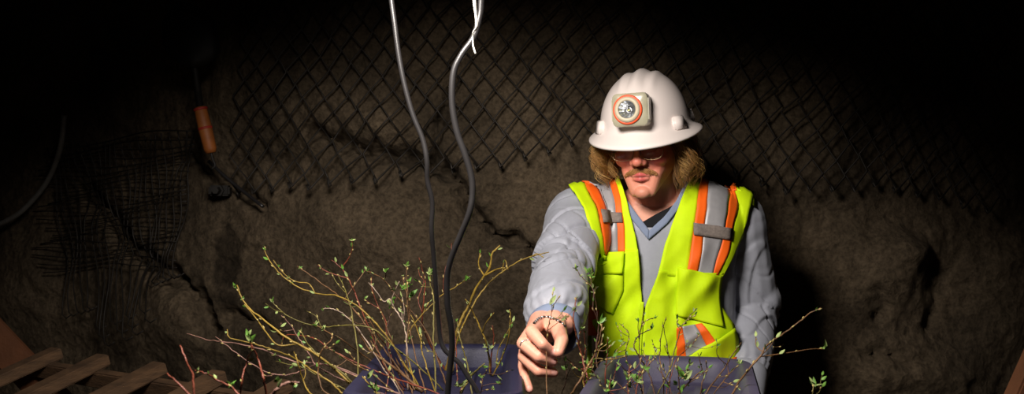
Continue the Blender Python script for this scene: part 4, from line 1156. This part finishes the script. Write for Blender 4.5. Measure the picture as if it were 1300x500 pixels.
C('upright olive cutting with a green leaf tuft against the thinner cable', 'L', [[(546, 345), (546, 358), (550, 375), (551, 400), (550, 430), (552, 460), (553, 500)]], 3.0, 'o', [(545, 347, 12, 6), (546, 356, 8, 3)], 1.95, 1.86)
C('red cutting that curves down right, with a yellow leafy side shoot', 'L', [[(532, 327), (537, 345), (540, 358), (538, 380), (536, 400), (537, 415), (545, 435), (556, 455), (566, 471)], [(531, 341), (533, 350), (538, 358), (531, 380), (519, 391)]], 2.8, 'r', [(531, 341, 5, 2)], 2.05, 2.15, stop=True)
C('yellow cutting slanting up right behind both cables to a dark green leaf', 'L', [[(590, 356), (580, 363), (560, 375), (545, 390), (535, 400), (522, 418), (516, 440), (525, 480)]], 2.6, 'y', [(593, 353, 10, 3), (599, 350, 8, 2)], 2.05, 1.95)
C('slim red cutting curved along the left of the thicker cable', 'L', [[(573, 309), (572, 322), (565, 343), (563, 360), (565, 380), (572, 402), (578, 430), (580, 470)]], 2.2, 'r', (), 2.05, 2.0)
C('thick tan cutting leaning right, its red tip highest right of the cables', 'L', [[(635, 312), (625, 322), (621, 340), (605, 365), (596, 385), (586, 405), (578, 425), (570, 455), (566, 472)], [(641, 340), (630, 342), (618, 349)]], 5.2, 'y', (), 2.1, 2.15, stop=True)
C('long arched cutting whose red tip touches the grey sleeve', 'L', [[(697, 320), (680, 324), (660, 331), (645, 340), (625, 355), (608, 375), (598, 393), (588, 412), (578, 440), (574, 474)], [(690, 327), (682, 322), (676, 325)], [(645, 342), (641, 330), (637, 345)]], 3.2, 'y', (), 2.13, 2.12, stop=True)
C('yellow cutting with a fuzzy catkin cluster half way, standing right on the lid', 'L', [[(591, 380), (601, 398), (609, 415), (617, 435), (621, 455), (623, 476)], [(627, 397), (617, 410), (613, 424)]], 3.6, 'y', [(617, 440, 10, 4), (626, 440, 9, 4)], 2.0, 2.1, stop=True, leafm='pale')
C('short red tipped cutting close beside the one with the catkins', 'L', [[(625, 413), (627, 430), (624, 450), (623, 476)]], 2.6, 'r', (), 2.04, 2.1, stop=True)
C('leafy yellow cutting nearest to the hand at the right end of the lid', 'L', [[(647, 392), (648, 404), (646, 425), (640, 447), (632, 465), (625, 477)], [(651, 407), (641, 428), (632, 445), (627, 465)]], 2.6, 'y', [(652, 407, 9, 2), (648, 416, 8, 2), (641, 427, 8, 2), (633, 462, 7, 2), (640, 464, 8, 2)], 2.0, 2.09, stop=True)
C('olive cutting right of the thicker cable with a green tip', 'L', [[(580, 404), (582, 420), (587, 440), (592, 458), (597, 485), (599, 500)]], 3.0, 'o', [(579, 407, 6, 2), (597, 475, 8, 3)], 1.95, 1.87)
C('stubby olive cutting cut off at the top with a pale sawn end', 'L', [[(615, 461), (605, 470), (597, 479), (590, 490), (584, 503)]], 5.0, 'o', (), 1.8, 1.83)
C('dark red cutting low on the lid with leafy shoots spreading right', 'L', [[(622, 466), (613, 478), (612, 490), (608, 505)], [(638, 487), (624, 487), (612, 489)], [(627, 493), (618, 494), (611, 497)]], 2.4, 'd', [(635, 487, 8, 3), (612, 478, 8, 3), (627, 494, 7, 2)], 1.78, 1.8)
C('short cutting with big fuzzy catkins in front of the thicker cable', 'L', [[(598, 481), (590, 487), (585, 495), (582, 506)]], 2.6, 'b', [(586, 487, 14, 5), (598, 484, 9, 4), (574, 485, 8, 3)], 1.74, 1.76, leafm='pale')
C('short red cutting near the bottom middle of the left lid', 'L', [[(495, 468), (493, 478), (491, 492), (490, 505)]], 2.4, 'r', (), 1.85, 1.83)
C('low cutting with broad green leaves in front of the left tote', 'L', [[(460, 478), (467, 486), (475, 494), (482, 505)]], 3.2, 'y', [(474, 475, 15, 3), (477, 489, 12, 3), (481, 493, 9, 2)], 1.68, 1.72)
C('short leafy brown cutting among the tangle left of the cables', 'L', [[(516, 337), (516, 350), (517, 365), (517, 385), (520, 415), (527, 450), (535, 480)], [(511, 350), (513, 362), (517, 372)], [(519, 355), (520, 366), (517, 378)]], 2.4, 'b', [(516, 338, 8, 5), (510, 366, 13, 4), (525, 376, 15, 5), (519, 357, 8, 3), (520, 362, 7, 3)], 2.02, 1.94)
C('thin dark cutting crossing between the two cables', 'L', [[(497, 372), (505, 360), (515, 352), (505, 375), (497, 395), (490, 425), (495, 455), (502, 480)]], 2.0, 'd', (), 2.05, 1.95)
C('bare red brown cutting forked low behind the white one', 'L', [[(472, 352), (472, 365), (480, 388), (489, 405), (492, 430), (498, 460)], [(463, 380), (470, 385), (480, 390)]], 2.2, 'r', [(473, 363, 7, 3), (465, 376, 6, 2)], 2.05, 1.97)
C('yellow cutting leaning left across the lid centre', 'L', [[(522, 400), (532, 425), (537, 450), (543, 470), (552, 496)]], 2.8, 'y', (), 1.98, 1.91)
C('yellow brown cutting curving along the left edge of the lid', 'L', [[(470, 432), (484, 452), (488, 462), (500, 480), (512, 500)]], 3.0, 'b', (), 1.9, 1.85)
# ---- nearer cuttings at the lower left
FG = 'cuttings in front of the rack'
C('blurred orange brown cutting with a blunt tip in front of the slatted rack', 'L', [[(229, 438), (235, 455), (244, 475), (247, 505)]], 4.2, 'r', (), 1.35, 1.35, closer=True, group=FG, buds=False)
C('blurred orange cutting entering at the bottom left over the rack', 'L', [[(212, 474), (225, 486), (243, 505)]], 4.2, 'r', (), 1.3, 1.3, closer=True, group=FG, buds=False)
C('red cutting with silvery buds leaning left over the rack end', 'L', [[(247, 470), (262, 474), (275, 482), (292, 490), (306, 503)]], 3.4, 'r', [(293, 489, 12, 4), (250, 470, 7, 2)], 1.4, 1.4, closer=True, group=FG)
C('red cutting with a bright green leaf tuft on top, left of the tangle', 'L', [[(318, 432), (319, 445), (313, 460), (307, 482), (304, 505)]], 3.4, 'r', [(313, 420, 14, 4), (319, 431, 12, 4), (318, 443, 8, 3)], 1.5, 1.5, closer=True, group=FG)
C('thick red cutting slanting down right from the bright leaf tuft', 'L', [[(320, 438), (328, 458), (334, 478), (339, 505)]], 4.2, 'r', (), 1.48, 1.46, closer=True, group=FG)
C('thick blurred shoot, red below and pale green at its tip, nearest the camera', 'L', [[(380, 486), (366, 486), (352, 493), (340, 508)]], 7.0, 'p', [(374, 486, 14, 2), (345, 477, 14, 4), (375, 497, 10, 2)], 1.3, 1.28, closer=True, group=FG)
# ---- right tote
C('thin brown cutting pinched between the fingers, with a pale catkin leaf', 'R', [[(711, 375), (704, 386), (699, 402), (696, 416), (694, 431), (694, 444)], [(722, 402), (712, 407), (701, 418)]], 2.0, 'b', [(699, 384, 16, 2), (717, 404, 11, 1)], 1.785, 1.775, leafm='pale', closer=True, group='held cutting')
C('dark red cutting with a leafy forked top in front of the sleeve', 'R', [[(731, 340), (737, 350), (745, 358), (752, 366), (754, 378), (753, 390), (757, 402), (760, 415), (757, 440), (760, 470)], [(746, 345), (750, 354), (752, 364)], [(757, 363), (755, 372), (754, 380)]], 2.4, 'd', [(731, 340, 9, 4), (746, 344, 10, 5), (752, 350, 10, 6), (737, 350, 7, 3), (754, 371, 7, 2)], 1.95, 1.92)
C('tall red cutting rising beside the thumb with a pale bud tip', 'R', [[(732, 376), (730, 390), (728, 408), (733, 430), (738, 450), (742, 465), (747, 482), (753, 505)]], 3.4, 'r', [(731, 379, 8, 2), (740, 460, 8, 2)], 1.80, 1.78)
C('yellow brown cutting topped by a large pale leaf, curving across the tall red one', 'R', [[(764, 410), (763, 420), (760, 435), (755, 450), (748, 463), (740, 477), (732, 490), (726, 505)], [(765, 424), (763, 436), (757, 448)]], 4.0, 'b', [(764, 405, 15, 3), (757, 409, 7, 1), (760, 442, 7, 2)], 1.78, 1.76)
C('slim red cutting with green buds right of the tall red one', 'R', [[(741, 416), (742, 430), (743, 445), (741, 460), (744, 490)], [(737, 420), (736, 434), (739, 450)]], 2.2, 'r', [(740, 416, 7, 2), (745, 443, 9, 2)], 1.84, 1.82)
C('straight red brown cutting against the left end of the right tote rim', 'R', [[(771, 430), (771, 450), (769, 470), (770, 502)]], 2.8, 'r', [(773, 430, 6, 2), (771, 448, 8, 2), (769, 463, 7, 2)], 1.82, 1.80)
C('thin dark cutting curling over the lime vest just left of the zip', 'R', [[(787, 411), (798, 422), (797, 435), (794, 447), (798, 465), (806, 495)], [(780, 450), (787, 447), (794, 445)]], 1.9, 'd', [(788, 412, 5, 2)], 2.0, 1.9)
C('dark S shaped cutting with a leaf pair in front of the zip', 'R', [[(828, 417), (815, 423), (807, 431), (805, 441), (812, 453), (820, 467), (826, 480), (832, 503)]], 2.8, 'd', [(827, 415, 9, 4), (823, 418, 7, 2)], 1.86, 1.82)
C('reddish upright cutting with a bent leafy tip left of the S shaped one', 'R', [[(833, 403), (820, 407), (813, 420), (812, 450), (815, 475), (817, 500)], [(817, 395), (815, 408), (813, 420)], [(811, 404), (810, 416), (812, 428)]], 2.2, 'b', [(832, 403, 6, 3), (811, 407, 7, 3)], 1.9, 1.85)
C('tan cutting slanting up right across the striped hip pocket', 'R', [[(884, 392), (875, 402), (865, 415), (860, 432), (855, 450), (853, 462), (845, 480), (833, 505)], [(861, 411), (864, 416)]], 2.4, 'o', [(863, 413, 8, 4), (871, 412, 6, 2), (883, 394, 5, 2)], 1.88, 1.84)
C('thin dark cutting straight up between zip and pocket stripes', 'R', [[(841, 408), (845, 428), (848, 445), (851, 462), (850, 490)], [(843, 438), (846, 446), (850, 455)]], 1.9, 'd', (), 1.92, 1.88)
C('short brown cutting standing plumb beside the S shaped one', 'R', [[(839, 428), (838, 445), (838, 460), (842, 480), (843, 505)], [(846, 402), (842, 415), (838, 432)]], 2.2, 'b', (), 1.86, 1.84)
C('wispy cutting with tiny leaves over the silver pocket band', 'R', [[(888, 423), (882, 433), (875, 441), (864, 450), (856, 462), (850, 485)]], 1.6, 'r', [(887, 425, 5, 3)], 1.92, 1.87)
C('dark cutting with long broad leaves low in the right tote', 'R', [[(859, 453), (860, 468), (862, 482), (863, 505)]], 2.4, 'd', [(866, 476, 20, 3), (874, 482, 16, 2), (854, 487, 13, 2), (867, 494, 14, 2)], 1.72, 1.74)
C('thick tan cutting leaning right along the near tote lid', 'R', [[(891, 470), (880, 480), (870, 490), (856, 505)]], 3.8, 'b', (), 1.74, 1.74)
C('brown cutting leaning right over the grey cuff with a side leaf', 'R', [[(941, 434), (930, 450), (918, 470), (905, 486), (893, 505)]], 3.0, 'b', [(935, 439, 6, 2)], 1.84, 1.80)
C('brown cutting with a green bud ending on the left edge of the cuff', 'R', [[(939, 461), (928, 473), (915, 488), (902, 505)], [(926, 450), (924, 462), (926, 474)], [(942, 493), (930, 489), (918, 484)]], 2.4, 'b', [(939, 460, 8, 4)], 1.82, 1.78)
C('long cutting reaching furthest right over the dark, with a forked leafy shoot', 'R', [[(1042, 391), (1032, 395), (1015, 408), (1000, 420), (985, 430), (972, 440), (965, 452), (950, 470), (938, 485), (928, 503)], [(1047, 443), (1030, 443), (1005, 447), (985, 450), (966, 452)]], 3.6, 'b', [(1048, 439, 14, 4), (1036, 394, 6, 2)], 1.72, 1.72)
C('leafy tip poking up alone at the bottom right edge', 'R', [[(1034, 487), (1032, 497), (1030, 510)]], 2.4, 'o', [(1036, 488, 14, 5)], 1.6, 1.6, closer=True, group='cuttings in front of the rack')
C('bushy green leaved cutting at the bottom, left of the S shaped one', 'R', [[(800, 462), (798, 475), (797, 488), (799, 505)], [(813, 468), (808, 480), (800, 490)]], 2.4, 'r', [(797, 480, 13, 6), (808, 483, 13, 6), (800, 491, 11, 5)], 1.72, 1.72)
C('dark cutting slanting down right behind the straight red brown one', 'R', [[(747, 464), (757, 477), (764, 488), (768, 503)]], 2.6, 'd', [(765, 488, 6, 2)], 1.8, 1.8)
C('yellow twig lying level along the right tote rim', 'R', [[(797, 451), (785, 455), (770, 456), (755, 455), (746, 464), (742, 490)]], 2.8, 'y', [(796, 452, 7, 2)], 1.9, 1.84)
C('dark red cutting zigzagging in the middle of the right tote', 'R', [[(785, 460), (795, 470), (803, 474), (812, 488), (816, 503)], [(817, 470), (810, 480), (811, 490)]], 2.6, 'd', [(793, 473, 7, 2), (815, 463, 7, 3)], 1.8, 1.8)
C('dark thin cutting in the shadow gap between hand and right tote', 'R', [[(715, 452), (719, 470), (718, 485), (716, 505)], [(728, 462), (722, 472), (718, 482)]], 1.9, 'd', [(720, 467, 8, 3)], 1.86, 1.86)
C('brown cutting standing in front of the far right tote corner', 'R', [[(896, 458), (897, 470), (892, 485), (888, 505)], [(886, 448), (889, 460), (894, 476)]], 2.6, 'b', [(885, 466, 6, 3)], 1.8, 1.78)
C('short leafy cutting at the bottom beside the straight red brown one', 'R', [[(775, 478), (774, 490), (773, 506)]], 2.4, 'r', [(776, 490, 14, 5), (768, 497, 11, 4)], 1.68, 1.68)
C('thin red cutting rising to the rim left of the S shaped one', 'R', [[(824, 452), (819, 465), (811, 482), (806, 505)], [(832, 440), (830, 455), (834, 475)]], 2.0, 'r', (), 1.82, 1.8)
C('dark cutting crossing right behind the broad leaves', 'R', [[(834, 466), (843, 478), (850, 492), (854, 506)]], 2.4, 'd', [(848, 486, 6, 2)], 1.82, 1.8)
